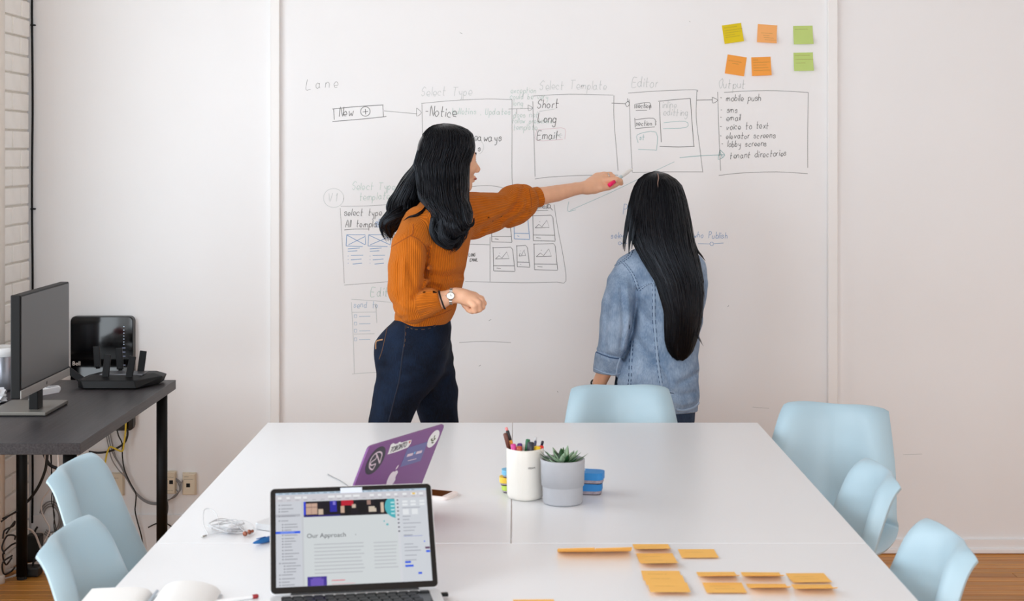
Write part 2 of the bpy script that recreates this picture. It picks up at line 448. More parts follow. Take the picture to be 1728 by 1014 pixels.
# ================================================================ marker writing on the wall
GLYPH = {
 'a': ["3526160504132334", "363443"], 'b': ["0903", "0516263534231304"], 'c': ["3526160504132333"], 'd': ["3526160504132334", "393443"],
 'e': ["04343526160504132333"], 'f': ["3829191813", "0636"], 'g': ["3526160504132334", "3631201001"], 'h': ["0903", "0516263533"],
 'i': ["0603", "0807"], 'j': ["2621100", "2827"], 'k': ["0903", "3604", "1533"], 'l': ["0903"], 'm': ["0603", "0516262523", "2536465553"],
 'n': ["0603", "0516263533"], 'o': ["160504132334352616"], 'p': ["0600", "0516263534231304"], 'r': ["0603", "051626"],
 's': ["352616051534231304"], 't': ["19141323", "0636"], 'u': ["0604132334", "3633"], 'v': ["061336"], 'w': ["0613253346"],
 'x': ["0633", "3603"], 'y': ["06142434", "363110"], 'z': ["06360333"],
 'L': ["090343"], 'N': ["03093339"], 'S': ["4839291807162635342313 04".replace(' ', '')], 'T': ["0959", "2923"], 'P': ["0309", "0929383726 06".replace(' ', '')],
 'E': ["49090343", "0636"], 'U': ["09041323343 9".replace(' ', '')], 'O': ["29180705132335373829"], 'A': ["032943", "1535"], 'I': ["0903"],
 'G': ["38291807051323343626"], 'M': ["0309254943"], 'V': ["092349"], 'D': ["0309", "0919384634 2303".replace(' ', '')], 'R': ["0309", "0929383726 06".replace(' ', ''), "1643"],
 '-': ["0626"], '+': ["0646", "2824"], '.': ["0303"], ',': ["0302"], '1': ["071913"], ':': ["0504", "0807"], '(': ["190703 10".replace(' ', '')], ')': ["091713 00".replace(' ', '')],
}
HR = random.Random(3)
def stroke_text(s, px, py, xh, slope=0.0, slant=0.12, sp=1.0):
    """polylines in pixels; py is the baseline, xh the x-height in pixels"""
    u = xh / 3.0; x = px; out = []
    for ch in s:
        if ch == ' ': x += 3.4 * u * sp; continue
        g = GLYPH.get(ch, ["0603"]); wmax = 0
        jx, jy, js = HR.uniform(-0.3, 0.3) * u, HR.uniform(-0.35, 0.35) * u, HR.uniform(0.92, 1.08)
        for st in g:
            pts = []
            for i in range(0, len(st) - 1, 2):
                a, b = int(st[i]), int(st[i + 1]) - 3
                wmax = max(wmax, a)
                X = x + (a * 0.66 * js + b * slant + HR.uniform(-0.12, 0.12)) * u + jx
                pts.append((X, py - (b * js + HR.uniform(-0.12, 0.12)) * u - jy + slope * (X - px)))
            if len(pts) == 1 or (len(pts) == 2 and pts[0] == pts[1]): pts = [pts[0], (pts[0][0] + 0.8, pts[0][1] + 0.5)]
            out.append(pts)
        x += (wmax * 0.66 + 1.15) * u * sp
    return out
def wall_ribbons(name, groups, wid, m, parent, Y=WALL - 0.0006, smooth=True, conv=None):
    """groups: list of pixel polylines, drawn as flat marker strokes lying on the wall"""
    V, Fc = [], []
    for pl in groups:
        pts = [Vector((x, y, 0)) for x, y in pl]
        if smooth and len(pts) > 2: pts = smooth_path(pts, 3)
        n = len(pts); o = len(V)
        for i, p in enumerate(pts):
            t = pts[min(i + 1, n - 1)] - pts[max(i - 1, 0)]
            t = t.normalized() if t.length > 1e-6 else Vector((1, 0, 0))
            nn = Vector((-t.y, t.x, 0)) * (wid / 2)
            for q in (p + nn, p - nn):
                V.append(conv(q) if conv else P(q.x, q.y, Y))
        for i in range(n - 1): a = o + 2 * i; Fc.append((a, a + 2, a + 3, a + 1))
    return link(name, mesh('strokes', V, Fc), m, parent)
K_DARK = mat('black_marker_ink', (124, 124, 124), 0.6)
K_MID = mat('grey_marker_ink', (158, 159, 159), 0.6)
K_PALE = mat('faded_marker_ink', (203, 208, 208), 0.6)
K_GREEN = mat('faded_green_marker_ink', (192, 212, 205), 0.6)
K_TEAL = mat('teal_marker_ink', (146, 186, 188), 0.6)
K_BLUE = mat('blue_marker_ink', (128, 163, 205), 0.6)
K_PINK = mat('faded_pink_marker_ink', (224, 204, 210), 0.6)
def W(label, groups, m, wid=1.4, smooth=True):
    wid *= 0.78
    o = wall_ribbons('marker_drawing', groups, wid, m, wall_back, smooth=smooth); o['label'] = label
def TX(*a, **k): return stroke_text(*a, **k)
def circ(cx, cy, rx, ry=None, n=22, a0=0, a1=370):
    ry = ry or rx
    return [(cx + rx * math.cos(R(a0 + (a1 - a0) * i / n)), cy + ry * math.sin(R(a0 + (a1 - a0) * i / n))) for i in range(n + 1)]
W('faint word reading Lane', TX('Lane', 517, 151, 8.5, -0.06, sp=1.5), K_MID, 1.0)
W('box with the word New and a plus', [[(561, 184), (600, 180), (647, 177)], [(563, 184), (564, 202)], [(561, 205), (610, 201), (652, 196.5)], [(646, 178), (647, 197)]] + TX('New', 572, 196, 8, -0.03) + [circ(616.5, 188, 8), [(612, 189), (621, 188)], [(616.5, 184), (617, 193)]], K_DARK)
W('arrow from the New box', [[(648, 187), (680, 190), (704, 192)], [(703, 182), (711, 190), (703, 196), (703, 182)]], K_MID, 1.1)
W('faded heading Select Type', TX('Select Type', 711, 162, 7.5, -0.02), K_PALE, 1.1)
W('large box under Select Type', [[(712, 176), (713, 260), (714, 340)], [(711, 174.5), (760, 170), (820, 167), (864, 168)], [(864, 168), (864, 230), (864, 300), (866, 325)]], K_MID, 1.1)
W('handwritten list word Notice', TX('-Notice', 718, 196, 8.5, 0.02), K_DARK)
W('faded words bulletins, Updates', TX(',bulletins , Updates', 761, 193, 5.6), K_GREEN, 1.0)
W('handwritten word Takeaways partly hidden', TX('Takeaways', 773, 238, 7), K_DARK)
W('letter s in a faint bracket', TX('s', 806, 255, 6), K_DARK)
W('faded ring by the letter s', [circ(806, 248, 10, 12, a0=-70, a1=80)], K_PALE, 1.0)
W('faded note exception could be very long', TX('exception', 862, 157, 5) + TX('could be very', 861, 167, 5) + TX('long', 866, 178, 5) + TX('does not', 866, 198, 5) + TX('follow predefine', 864, 208, 4.6) + TX('template', 866, 219, 5), K_GREEN, 0.9)
W('arrow into Select Template', [[(858, 184), (890, 183), (899, 182)], [(891, 177), (899, 182), (892, 187), (891, 177)], [(872, 184), (872, 193)]], K_MID, 1.0)
W('faded heading Select Template', TX('Select Template', 911, 151, 7.3), K_PALE, 1.1)
W('large box under Select Template', [[(899, 171), (901, 230), (903, 298)], [(900, 162), (960, 159), (1035, 160.5)], [(1036, 161), (1036, 200), (1040, 250), (1043, 288)], [(903, 302), (925, 299), (980, 296), (1043, 295.5)]], K_MID, 1.2)
W('handwritten words Short and Long', TX('Short', 906, 182, 7.5) + TX('Long', 908, 206, 7.5) + TX('Email', 906, 235, 7.2), K_DARK)
W('underline under Short', [[(910, 188), (938, 183.5)]], K_PALE, 1.1)
W('faded pink box around Email', [[(906, 219), (930, 217), (953, 217), (953, 235)], [(906, 219), (906, 237), (950, 235)]], K_PINK, 1.1)
W('faded cross beside Email', [[(938, 224), (947, 233)], [(947, 225), (936, 232)], [(935, 228), (949, 228)]], K_PALE, 1.1)
W('arrow into the editor box', [[(1032, 174), (1055, 175)], [(1055, 175), (1060, 171), (1062, 176), (1058, 180), (1055, 175)], [(1059, 166), (1060, 172)]], K_DARK, 1.2)
W('faded heading Editor', TX('Editor', 1066, 147, 8), K_PALE, 1.2)
W('tall editor box', [[(1062, 168), (1064, 230), (1067, 290)], [(1060, 157), (1110, 153.5), (1172, 151.5), (1177, 155)], [(1176, 153), (1175, 200), (1181, 250), (1186, 291)], [(1067, 291), (1120, 290), (1185, 290)]], K_MID, 1.2)
W('two small section boxes', [[(1071, 176), (1071, 183)], [(1072, 176), (1096, 173), (1096, 185)], [(1073, 186.5), (1092, 186)]] + TX('section', 1073, 182, 4) + [[(1071, 199), (1072, 215)], [(1072, 202), (1103, 199.5), (1106, 212)], [(1072, 217), (1105, 214)]] + TX('section :', 1073, 212, 4.3), K_DARK, 1.2)
W('small teal box in the editor', [[(1077, 241), (1076, 227), (1107, 223), (1108, 251), (1104, 253), (1077, 252)]] + TX('st', 1079, 236, 4.5), K_TEAL, 1.0)
W('inner editor panel', [[(1113, 172), (1114, 205), (1116, 240)], [(1111, 171), (1140, 168), (1165, 166)], [(1165, 166), (1168, 210), (1171, 247)], [(1113, 247), (1145, 248), (1172, 247)]], K_DARK, 1.3)
W('faded words inline editting', TX('inline', 1118, 182, 6) + TX('editting', 1119, 195, 6), K_PALE, 1.1)
W('faded input field', [[(1120, 207), (1156, 204.5), (1158, 215), (1119, 217)]], K_TEAL, 0.9)
W('arrow into the output box', [[(1175, 169), (1202, 168.5)], [(1202, 164), (1211, 169), (1203, 174), (1202, 164)]], K_DARK, 1.2)
W('faded heading Output', TX('Output', 1213, 149, 7.5), K_PALE, 1.2)
W('output box', [[(1211, 155), (1213, 220), (1216, 288)], [(1222, 156), (1260, 153.5), (1310, 153), (1364, 156)], [(1364, 156), (1363, 220), (1363, 283)], [(1213, 296), (1250, 292), (1310, 290), (1363, 293)]], K_MID, 1.3)
W('list of output channels', TX('- mobile push', 1215, 171, 5.6, -0.02) + TX('- sms', 1215, 190, 5.6) + TX('- email', 1215, 204, 5.6, -0.03) + TX('- voice to text', 1215, 219, 5.6, -0.03) + TX('- elevator screens', 1215, 234.5, 5.3, -0.02) + TX('- lobby screens', 1217, 248, 5.3, -0.02) + TX('tenant directories', 1232, 267.5, 5.5, -0.05), K_DARK, 1.2)
W('teal line and arrow to tenant directories', [[(1147, 266), (1180, 263), (1222, 261)], [(1215, 253), (1223, 262), (1212, 269), (1215, 253)], [(1215, 256), (1219, 266)]], K_TEAL, 1.3)
W('faded ringed V1', [circ(563, 334, 17, 16)] + TX('V1', 553, 341, 7.5, -0.08, sp=1.4), K_PALE, 1.0)
W('faded heading Select Type + template', TX('Select Type +', 594, 320, 6.4) + TX('template', 606, 338, 6.4, -0.05), K_GREEN, 1.0)
W('left wireframe sheet outline', [[(574, 351), (577, 400), (581, 478)], [(575, 348), (615, 347.5), (660, 345)], [(581, 481), (620, 478), (660, 475)]], K_MID, 0.9)
W('handwritten words select type, All template', TX('select type', 581, 364, 6) + TX('All template', 582, 383, 6) + [[(581, 388), (600, 386.5), (622, 386.5)]], K_DARK, 1.2)
W('blue word short, underlined', TX('short', 633, 380, 5.6) + [[(633, 383), (655, 382)]], K_BLUE, 1.4)
bl_ = []
for x, y, w_, h_ in ((585, 396, 31, 19), (622, 396, 36, 19)):
    bl_ += [[(x, y), (x - 1, y + h_)], [(x, y), (x + w_, y), (x + w_ + 1, y + h_ - 2)], [(x - 1, y + h_), (x + w_ - 4, y + h_ + 1)], [(x + 1, y + 1), (x + w_, y + h_ - 2)], [(x + 3, y + h_ - 2), (x + w_, y + 3)]]
    bl_ += [[(x + 2, y + 24), (x + 22, y + 22.5)], [(x + 2, y + 28), (x + 18, y + 27)], [(x + 7, y + 35), (x + 28, y + 34.5)], [(x + 7, y + 42.5), (x + 25, y + 41)], [(x + 10, y + 49.5), (x + 26, y + 48)], [(x + 2, y + 36), (x + 3, y + 36)], [(x + 2, y + 42), (x + 3, y + 42)], [(x + 2, y + 48), (x + 3, y + 48)]]
W('blue crossed picture boxes with lines', bl_, K_BLUE, 1.3, False)
W('faded green word Editor', TX('Editor', 626, 500, 8), K_GREEN, 1.2)
W('send to panel with four tick boxes', [[(593, 505), (625, 507), (660, 510)], [(593, 510), (596, 570), (598, 630)], [(594, 631), (620, 629), (660, 628)], [(634, 512), (636, 545)], [(594, 527), (634, 526.5)], [(597, 563.5), (632, 563)]], K_PALE, 1.2)
W('blue words send to and tick boxes', TX('send to', 597, 519, 5.6) + [[(598, y), (602, y), (602, y + 5), (598, y + 5), (598, y)] for y in (531, 543.5, 555.5, 570)] + [[(606, y + 3), (625, y + 2.5)] for y in (531, 543.5, 555.5, 570)], mat('faded_blue_marker_ink', (176, 196, 216), 0.6), 1.2, False)
W('right wireframe sheet outline', [[(793, 315), (820, 313), (845, 316), (865, 325)], [(935, 345), (942, 390), (950, 430), (955, 474), (940, 476)], [(940, 476), (880, 477), (785, 475)], [(827, 400), (827, 475)], [(790, 412), (826, 413)], [(897, 356), (925, 355)]], K_MID, 1.1)
W('words LONG EMAIL', TX('LONG', 791, 432.5, 2.6) + TX('EMAIL', 793, 441, 2.6), K_DARK, 1.2)
W('magnifier and word email at the sheet top', TX('email', 905, 352, 4.5) + [circ(926, 348, 3), [(928, 350), (933, 355)]], K_DARK, 1.2)
ic = []
def card(x, y, w_, h_, lab):
    a = [[(x, y), (x + 1, y + h_)], [(x - 1, y + 1), (x + w_ - 3, y), (x + w_, y + 4), (x + w_ + 4, y + h_)], [(x + 1, y + h_), (x + w_ + 4, y + h_ + 1)], [(x + 1, y + h_ * 0.78), (x + w_ + 3, y + h_ * 0.79)], [(x + 6, y + h_ * 0.88), (x + w_ * 0.4, y + h_ * 0.9)]]
    if lab: a += [[(x + 4, y + h_ * 0.5), (x + w_ * 0.3, y + h_ * 0.36), (x + w_ * 0.45, y + h_ * 0.46), (x + w_ * 0.7, y + h_ * 0.2), (x + w_ * 0.82, y + h_ * 0.48), (x + 4, y + h_ * 0.5)], [(x + w_ * 0.33, y + h_ * 0.25), (x + w_ * 0.36, y + h_ * 0.26)]]
    return a
W('picture cards of the wireframe', card(899, 363, 34, 43, 1) + card(829, 366, 31, 42, 0) + card(832, 417, 33, 40, 1) + card(872, 414, 18, 36, 1) + card(901, 411, 36, 44, 1), K_DARK, 1.2, False)
W('blue card of the wireframe', card(867, 360, 23, 43, 0), K_BLUE, 1.3, False)
W('long faint diagonal arrow', [[(1138, 273), (1100, 291), (1030, 325), (962, 355)], [(960, 340), (958, 356), (972, 354)]], K_TEAL, 0.8)
W('faded letter P', TX('P', 1052, 362, 8), K_BLUE, 0.9)
W('blue timeline with words select who Publish', TX('select', 1031, 402, 5.5) + [circ(1046, 410.5, 2.5), [(1049, 410.5), (1058, 410.5)], circ(1201, 411.5, 3), [(1178, 411), (1198, 411.5)], [(1205, 411), (1221, 410)]] + TX('who', 1171, 401, 5) + TX('Publish', 1196, 402, 5.5), K_BLUE, 1.0)
W('small scribbles and pen ticks on the wall', [[(776, 55), (780, 57)], [(1163, 36), (1165, 37)], [(825, 541), (829, 539)], [(808, 618), (811, 616)], [(1228, 518), (1230, 515)], [(775, 578), (815, 576), (862, 578)], [(940, 660), (942, 662)]], K_MID, 1.0)

W('faint scratches low on the wall', [[(1524, 767), (1540, 766.5), (1556, 766)], [(1270, 687), (1298, 689)]], K_PALE, 1.0)

# ================================================================ notes stuck on the wall
def paper(name, rgb, tr=0.35):
    m = mat(name, rgb, 0.75, spec=0.2); nt = m.node_tree; b = nt.nodes['Principled BSDF']; out = nt.nodes['Material Output']
    t = nt.nodes.new('ShaderNodeBsdfTranslucent'); t.inputs[0].default_value = (*lin(rgb), 1)
    mx = nt.nodes.new('ShaderNodeMixShader'); mx.inputs[0].default_value = tr
    nt.links.new(b.outputs[0], mx.inputs[1]); nt.links.new(t.outputs[0], mx.inputs[2]); nt.links.new(mx.outputs[0], out.inputs[0]); return m
N_YEL = paper('yellow_note_paper', (236, 212, 44), 0.15)
N_ORA = paper('orange_note_paper', (255, 176, 84), 0.15)
N_PEA = paper('pale_orange_note_paper', (255, 190, 120), 0.15)
N_GRN = paper('lime_note_paper', (205, 226, 138), 0.15)
K_NOTE = mat('pencil_ink', (150, 130, 70), 0.8)
def note_grid(w_, h_, curl, n=10, th=0.0003, ab=(0.75, 0.5)):
    V, Fc = [], []
    for j in range(n + 1):
        t = j / n
        lift = curl * t ** 2.2
        for i in range(n + 1):
            s = i / n
            V.append(((s - 0.5) * w_, (0.5 - t) * h_ + 0.25 * lift * t, 0.0006 + lift * (ab[0] + ab[1] * s)))
    for j in range(n):
        for i in range(n): a = j * (n + 1) + i; Fc.append((a, a + n + 1, a + n + 2, a + 1))
    me = mesh('note', V, Fc)
    bm = bmesh.new(); bm.from_mesh(me); bmesh.ops.solidify(bm, geom=bm.faces[:], thickness=-th); return bm_mesh(bm), V, n
def note_lines(V, n, lines, parent, conv_w, conv_h, curl):
    pl = []
    rr = random.Random(len(lines) + int(conv_h * 1e4))
    for (x0, x1, y) in lines:
        x = x0
        while x < x1:
            pl.append([(x, y + rr.uniform(-.012, .012)), (x + 0.02, y - 0.02), (x + 0.045, y + 0.015), (x + 0.07, y - 0.01)]); x += 0.085
    def conv(q):
        t = q.y; s = q.x; lift = curl * t ** 2.2
        return Vector(((s - 0.5) * conv_w, (0.5 - t) * conv_h + 0.25 * lift * t, 0.0012 + lift * (0.75 + 0.5 * s)))
    return wall_ribbons('handwriting', pl, 0.012, K_NOTE, parent, conv=conv, smooth=False)
def wall_note(cx, cy, deg, m, curl, lines, label, size=0.076):
    c = P(cx, cy, WALL - 0.0004)
    me, V, n = note_grid(size, size, curl)
    o = link('sticky_note', me, m, smooth=False)
    o.matrix_world = Matrix.Translation(c) @ Matrix.Rotation(R(-deg), 4, 'Y') @ Matrix.Rotation(R(90), 4, 'X')
    note_lines(V, n, lines, o, size, size, curl)
    tag(o, label, 'sticky note', 'sticky notes on the wall')
wall_note(1236.5, 57, 8, N_YEL, 0.010, [(.1, .7, .15), (.1, .95, .3), (.1, .9, .42), (.1, .6, .55), (.1, .85, .66)], 'yellow sticky note on the wall, tilted, top left of the six')
wall_note(1294, 58, -4, N_PEA, 0.016, [(.2, .75, .45), (.3, .6, .58), (.35, .8, .7), (.4, .95, .82)], 'pale orange sticky note in the top row on the wall')
wall_note(1355, 60, 1, N_GRN, 0.014, [(.08, .75, .18)], 'lime sticky note with one written line, top right on the wall')
wall_note(1241.5, 110.5, -9, N_ORA, 0.003, [(.1, .75, .3), (.3, .6, .42)], 'deep orange sticky note tilted anticlockwise, lower left of the six on the wall')
wall_note(1284.5, 112.5, 2, N_ORA, 0.010, [(.1, .3, .15), (.1, .9, .28), (.1, .75, .42), (.1, .85, .56), (.1, .9, .7)], 'orange sticky note with five written lines, lower middle on the wall')
wall_note(1355.5, 105, 1, N_GRN, 0.014, [(.08, .8, .15), (.1, .95, .36), (.1, .6, .55)], 'lime sticky note with three written lines, lower right on the wall')
# ================================================================ implicit surfaces for the two people
def smin(a, b, k):
    h = np.clip(0.5 + 0.5 * (b - a) / k, 0, 1)
    return b * (1 - h) + a * h - k * h * (1 - h)
class Field:
    def __init__(s): s.items = []; s.cuts = []; s.disp = []
    def cap(s, a, b, ra, rb, k=0.01): s.items.append(('c', [(np.array(a), np.array(b), ra, rb)], k))
    def chain(s, Q, pts, k=0.012):
        g = []
        for p, q in zip(pts, pts[1:]):
            A, B = Q(*p[:3]), Q(*q[:3])
            g.append((np.array(A), np.array(B), p[3] * A.y / F, q[3] * B.y / F))
        s.items.append(('c', g, k))
    def ell(s, c, r, M=None, k=0.01): s.items.append(('e', np.array(c), np.array(r), np.eye(3) if M is None else np.array(M), k))
    def loft(s, rows, k=0.01, rz=0.0):
        """rows: (z, cx, cy, half-width x, half-depth y), any order"""
        a = np.array(sorted(rows)); zz = np.linspace(a[0, 0], a[-1, 0], 160)
        # smooth resampling
        cols = [zz]
        for c in range(1, 5):
            v = np.interp(zz, a[:, 0], a[:, c]); kk = np.hanning(13); kk /= kk.sum()
            vp = np.pad(v, 6, mode='reflect', reflect_type='odd'); cols.append(np.convolve(vp, kk, 'valid'))
        s.items.append(('l', np.array(cols), rz, k))
    def one(s, it, p):
        if it[0] == 'c':
            d = None
            for a, b, ra, rb in it[1]:
                ba = b - a; L = max(ba @ ba, 1e-12)
                t = np.clip((p - a) @ ba / L, 0, 1)
                e = np.linalg.norm(p - a - t[:, None] * ba, axis=1) - (ra + (rb - ra) * t)
                d = e if d is None else smin(d, e, 0.004)
            return d
        if it[0] == 'e':
            q = (p - it[1]) @ it[3]; r = it[2]
            k0 = np.linalg.norm(q / r, axis=1); k1 = np.linalg.norm(q / r ** 2, axis=1)
            return k0 * (k0 - 1) / np.maximum(k1, 1e-9)
        if it[0] == 'l':
            C = it[1]; z = p[:, 2]; zc = np.clip(z, C[0, 0], C[0, -1])
            dx = p[:, 0] - np.interp(zc, C[0], C[1]); dy = p[:, 1] - np.interp(zc, C[0], C[2])
            if it[2]:
                c_, s_ = math.cos(it[2]), math.sin(it[2]); dx, dy = dx * c_ + dy * s_, -dx * s_ + dy * c_
            w_ = np.maximum(np.interp(zc, C[0], C[3]), 1e-3); d_ = np.maximum(np.interp(zc, C[0], C[4]), 1e-3)
            k0 = np.sqrt((dx / w_) ** 2 + (dy / d_) ** 2); k1 = np.sqrt((dx / w_ ** 2) ** 2 + (dy / d_ ** 2) ** 2)
            lat = np.where(k0 < 1e-6, -np.minimum(w_, d_), k0 * (k0 - 1) / np.maximum(k1, 1e-9))
            v = np.abs(z - zc)
            return np.where(v > 0, np.sqrt(np.maximum(lat, 0) ** 2 + v ** 2), lat)
    def box(s, it):
        if it[0] == 'c':
            lo = np.min([np.minimum(a - ra, b - rb) for a, b, ra, rb in it[1]], axis=0); hi = np.max([np.maximum(a + ra, b + rb) for a, b, ra, rb in it[1]], axis=0)
        elif it[0] == 'e': r = it[2].max(); lo, hi = it[1] - r, it[1] + r
        else:
            C = it[1]; r = np.maximum(C[3], C[4]).max()
            lo = np.array([C[1].min() - r, C[2].min() - r, C[0, 0]]); hi = np.array([C[1].max() + r, C[2].max() + r, C[0, -1]])
        return lo, hi
    def __call__(s, p):
        order = np.argsort(p[:, 2], kind='stable'); src = p; p = np.ascontiguousarray(p[order])
        x, y, z = (np.ascontiguousarray(p[:, c]) for c in range(3))
        d = np.full(len(p), 0.5)
        for it in s.items:
            lo, hi = s.box(it); i0, i1 = np.searchsorted(z, (lo[2] - 0.05, hi[2] + 0.05))
            if i1 <= i0: continue
            xs, ys = x[i0:i1], y[i0:i1]
            m = i0 + np.nonzero((xs > lo[0] - 0.05) & (xs < hi[0] + 0.05) & (ys > lo[1] - 0.05) & (ys < hi[1] + 0.05))[0]
            if len(m) == 0: continue
            d[m] = smin(d[m], s.one(it, p[m]), it[-1])
        near = np.nonzero(np.abs(d) < 0.04)[0]
        if len(near):
            q = p[near]; e = d[near]
            for f in s.disp: e = e + f(q)
            for f in s.cuts: e = np.maximum(e, f(q))
            d[near] = e
        out = np.empty_like(d); out[order] = d
        return out
def plane_cut(c, n, rad):
    c = np.array(c); n = np.array(n, float); n /= np.linalg.norm(n)
    return lambda p: np.where(((p - c) ** 2).sum(1) < rad ** 2, (p - c) @ n, -1.0)
def crease(pts, rpx, dep, ymax):
    """a crease (dep > 0) or a swelling (dep < 0) running along a line on the near side of a garment"""
    A = np.array(pts, float)
    def g(p):
        u = CX + F * p[:, 0] / p[:, 1]; v = HY + F * (EYE - p[:, 2]) / p[:, 1]
        out = np.zeros(len(p))
        m = np.nonzero((u > A[:, 0].min() - 3 * rpx) & (u < A[:, 0].max() + 3 * rpx) & (v > A[:, 1].min() - 3 * rpx) & (v < A[:, 1].max() + 3 * rpx) & (p[:, 1] < ymax))[0]
        if len(m) == 0: return out
        d2 = np.full(len(m), 1e9); q = np.stack([u[m], v[m]], -1)
        for a, b in zip(A, A[1:]):
            ba = b - a; t = np.clip((q - a) @ ba / (ba @ ba), 0, 1); d2 = np.minimum(d2, ((q - a - t[:, None] * ba) ** 2).sum(1))
        out[m] = dep * np.exp(-d2 / rpx ** 2) * np.clip((ymax - p[m, 1]) / 0.03, 0, 1)
        return out
    return g
def sdf_mesh(f, lo, hi, h, levels=3):
    lo = np.array(lo, float); hi = np.array(hi, float)
    big = h * 2 ** levels
    n = np.ceil((hi - lo) / big).astype(int)
    g = np.stack(np.meshgrid(*[np.arange(k) for k in n], indexing='ij'), -1).reshape(-1, 3)
    size = big
    for L in range(levels + 1):
        c = lo + (g + 0.5) * size
        d = f(c); g = g[np.abs(d) < size * 1.05 + 0.006]
        if L < levels:
            off = np.array([[i, j, k] for i in (0, 1) for j in (0, 1) for k in (0, 1)])
            g = (g[:, None, :] * 2 + off[None]).reshape(-1, 3); size /= 2
    off = np.array([[i & 1, (i >> 1) & 1, (i >> 2) & 1] for i in range(8)])
    def key(a): return ((a[..., 0].astype(np.int64) + 4) << 40) | ((a[..., 1].astype(np.int64) + 4) << 20) | (a[..., 2].astype(np.int64) + 4)
    cor = g[:, None, :] + off[None]
    kk = key(cor); uk, inv = np.unique(kk.reshape(-1), return_inverse=True)
    uc = np.stack([(uk >> 40) - 4, ((uk >> 20) & 0xFFFFF) - 4, (uk & 0xFFFFF) - 4], -1)
    dv = f(lo + uc * h)[inv.reshape(kk.shape)]
    sgn = dv < 0
    act = sgn.any(1) & (~sgn).any(1)
    g, dv, sgn = g[act], dv[act], sgn[act]
    acc = np.zeros((len(g), 3)); cnt = np.zeros(len(g))
    for a in range(8):
        for ax in range(3):
            b = a | (1 << ax)
            if b == a: continue
            m = sgn[:, a] != sgn[:, b]
            t = dv[m, a] / (dv[m, a] - dv[m, b])
            acc[m] += off[a] + t[:, None] * (off[b] - off[a]); cnt[m] += 1
    V = lo + (g + acc / cnt[:, None]) * h
    ck = key(g); order = np.argsort(ck); sk = ck[order]
    def find(c):
        q = key(c); i = np.searchsorted(sk, q); i = np.clip(i, 0, len(sk) - 1)
        return np.where(sk[i] == q, order[i], -1)
    faces = []
    for ax in range(3):
        m = sgn[:, 0] != sgn[:, 1 << ax]
        b, c = (ax + 1) % 3, (ax + 2) % 3
        eb = np.zeros(3, int); eb[b] = 1; ec = np.zeros(3, int); ec[c] = 1
        base = g[m]; inside = sgn[m, 0]
        q = np.stack([np.nonzero(m)[0], find(base - eb), find(base - eb - ec), find(base - ec)], -1)
        ok = (q >= 0).all(1); q, ins = q[ok], inside[ok]
        q[~ins] = q[~ins][:, ::-1]
        faces.append(q)
    Fq = np.concatenate(faces)
    return V, Fq
def np_mesh(V, Fq):
    me = bpy.data.meshes.new('surface')
    me.vertices.add(len(V)); me.vertices.foreach_set('co', V.astype(np.float32).reshape(-1))
    me.loops.add(Fq.size); me.loops.foreach_set('vertex_index', Fq.astype(np.int32).reshape(-1))
    me.polygons.add(len(Fq)); me.polygons.foreach_set('loop_start', np.arange(len(Fq), dtype=np.int32) * 4)
    me.polygons.foreach_set('use_smooth', np.ones(len(Fq), bool))
    me.update(calc_edges=True); me.validate(); return me
def relax(V, Fq, it=2, lam=0.5):
    n = len(V)
    e = np.concatenate([Fq[:, [0, 1]], Fq[:, [1, 2]], Fq[:, [2, 3]], Fq[:, [3, 0]]])
    deg = np.bincount(e[:, 0], minlength=n) + np.bincount(e[:, 1], minlength=n)
    for _ in range(it):
        s = np.zeros_like(V)
        for c in range(3): s[:, c] = np.bincount(e[:, 0], V[e[:, 1], c], n) + np.bincount(e[:, 1], V[e[:, 0], c], n)
        V = V + lam * (s / np.maximum(deg, 1)[:, None] - V)
    return V
def bounds(f, pad=0.05):
    bx = [f.box(it) for it in f.items]
    return np.min([b[0] for b in bx], axis=0) - pad, np.max([b[1] for b in bx], axis=0) + pad
def biggest(V, Fq):
    lab = np.arange(len(V))
    while True:
        m = lab[Fq].min(1); new = lab.copy()
        for c in range(4): np.minimum.at(new, Fq[:, c], m)
        new = new[new]
        if (new == lab).all(): break
        lab = new
    u, c = np.unique(lab, return_counts=True); keep = lab == u[c.argmax()]
    idx = np.cumsum(keep) - 1
    return V[keep], idx[Fq[keep[Fq[:, 0]]]]
def surface(name, f, h, m, parent, rel=1, attr=None):
    lo, hi = bounds(f)
    V, Fq = biggest(*sdf_mesh(f, lo, hi, h)); V = relax(V, Fq, rel)
    o_ = np.array(parent.location) if parent else np.zeros(3)
    me = np_mesh(V - o_, Fq)
    if attr is not None:
        at = me.attributes.new('rib', 'FLOAT', 'POINT'); at.data.foreach_set('value', attr(V).astype(np.float32))
    o = link(name, me, m, parent); o['_w'] = 1; del o['_w']
    return o, BVHTree.FromPolygons(V.tolist(), Fq.tolist())
def waves(p, amp, wl, dirs, ph=0.0):
    s = 0
    for i, d in enumerate(dirs): s = s + np.sin(p @ (np.array(d) * 2 * math.pi / wl) + ph + 1.7 * i)
    return amp * s / len(dirs)
EYEP = Vector((0, 0, EYE))
def cast(bvh, px, py):
    d = (P(px, py, 1.0) - EYEP).normalized()
    h = bvh.ray_cast(EYEP, d); return (h[0], h[1]) if h[0] is not None else (None, None)
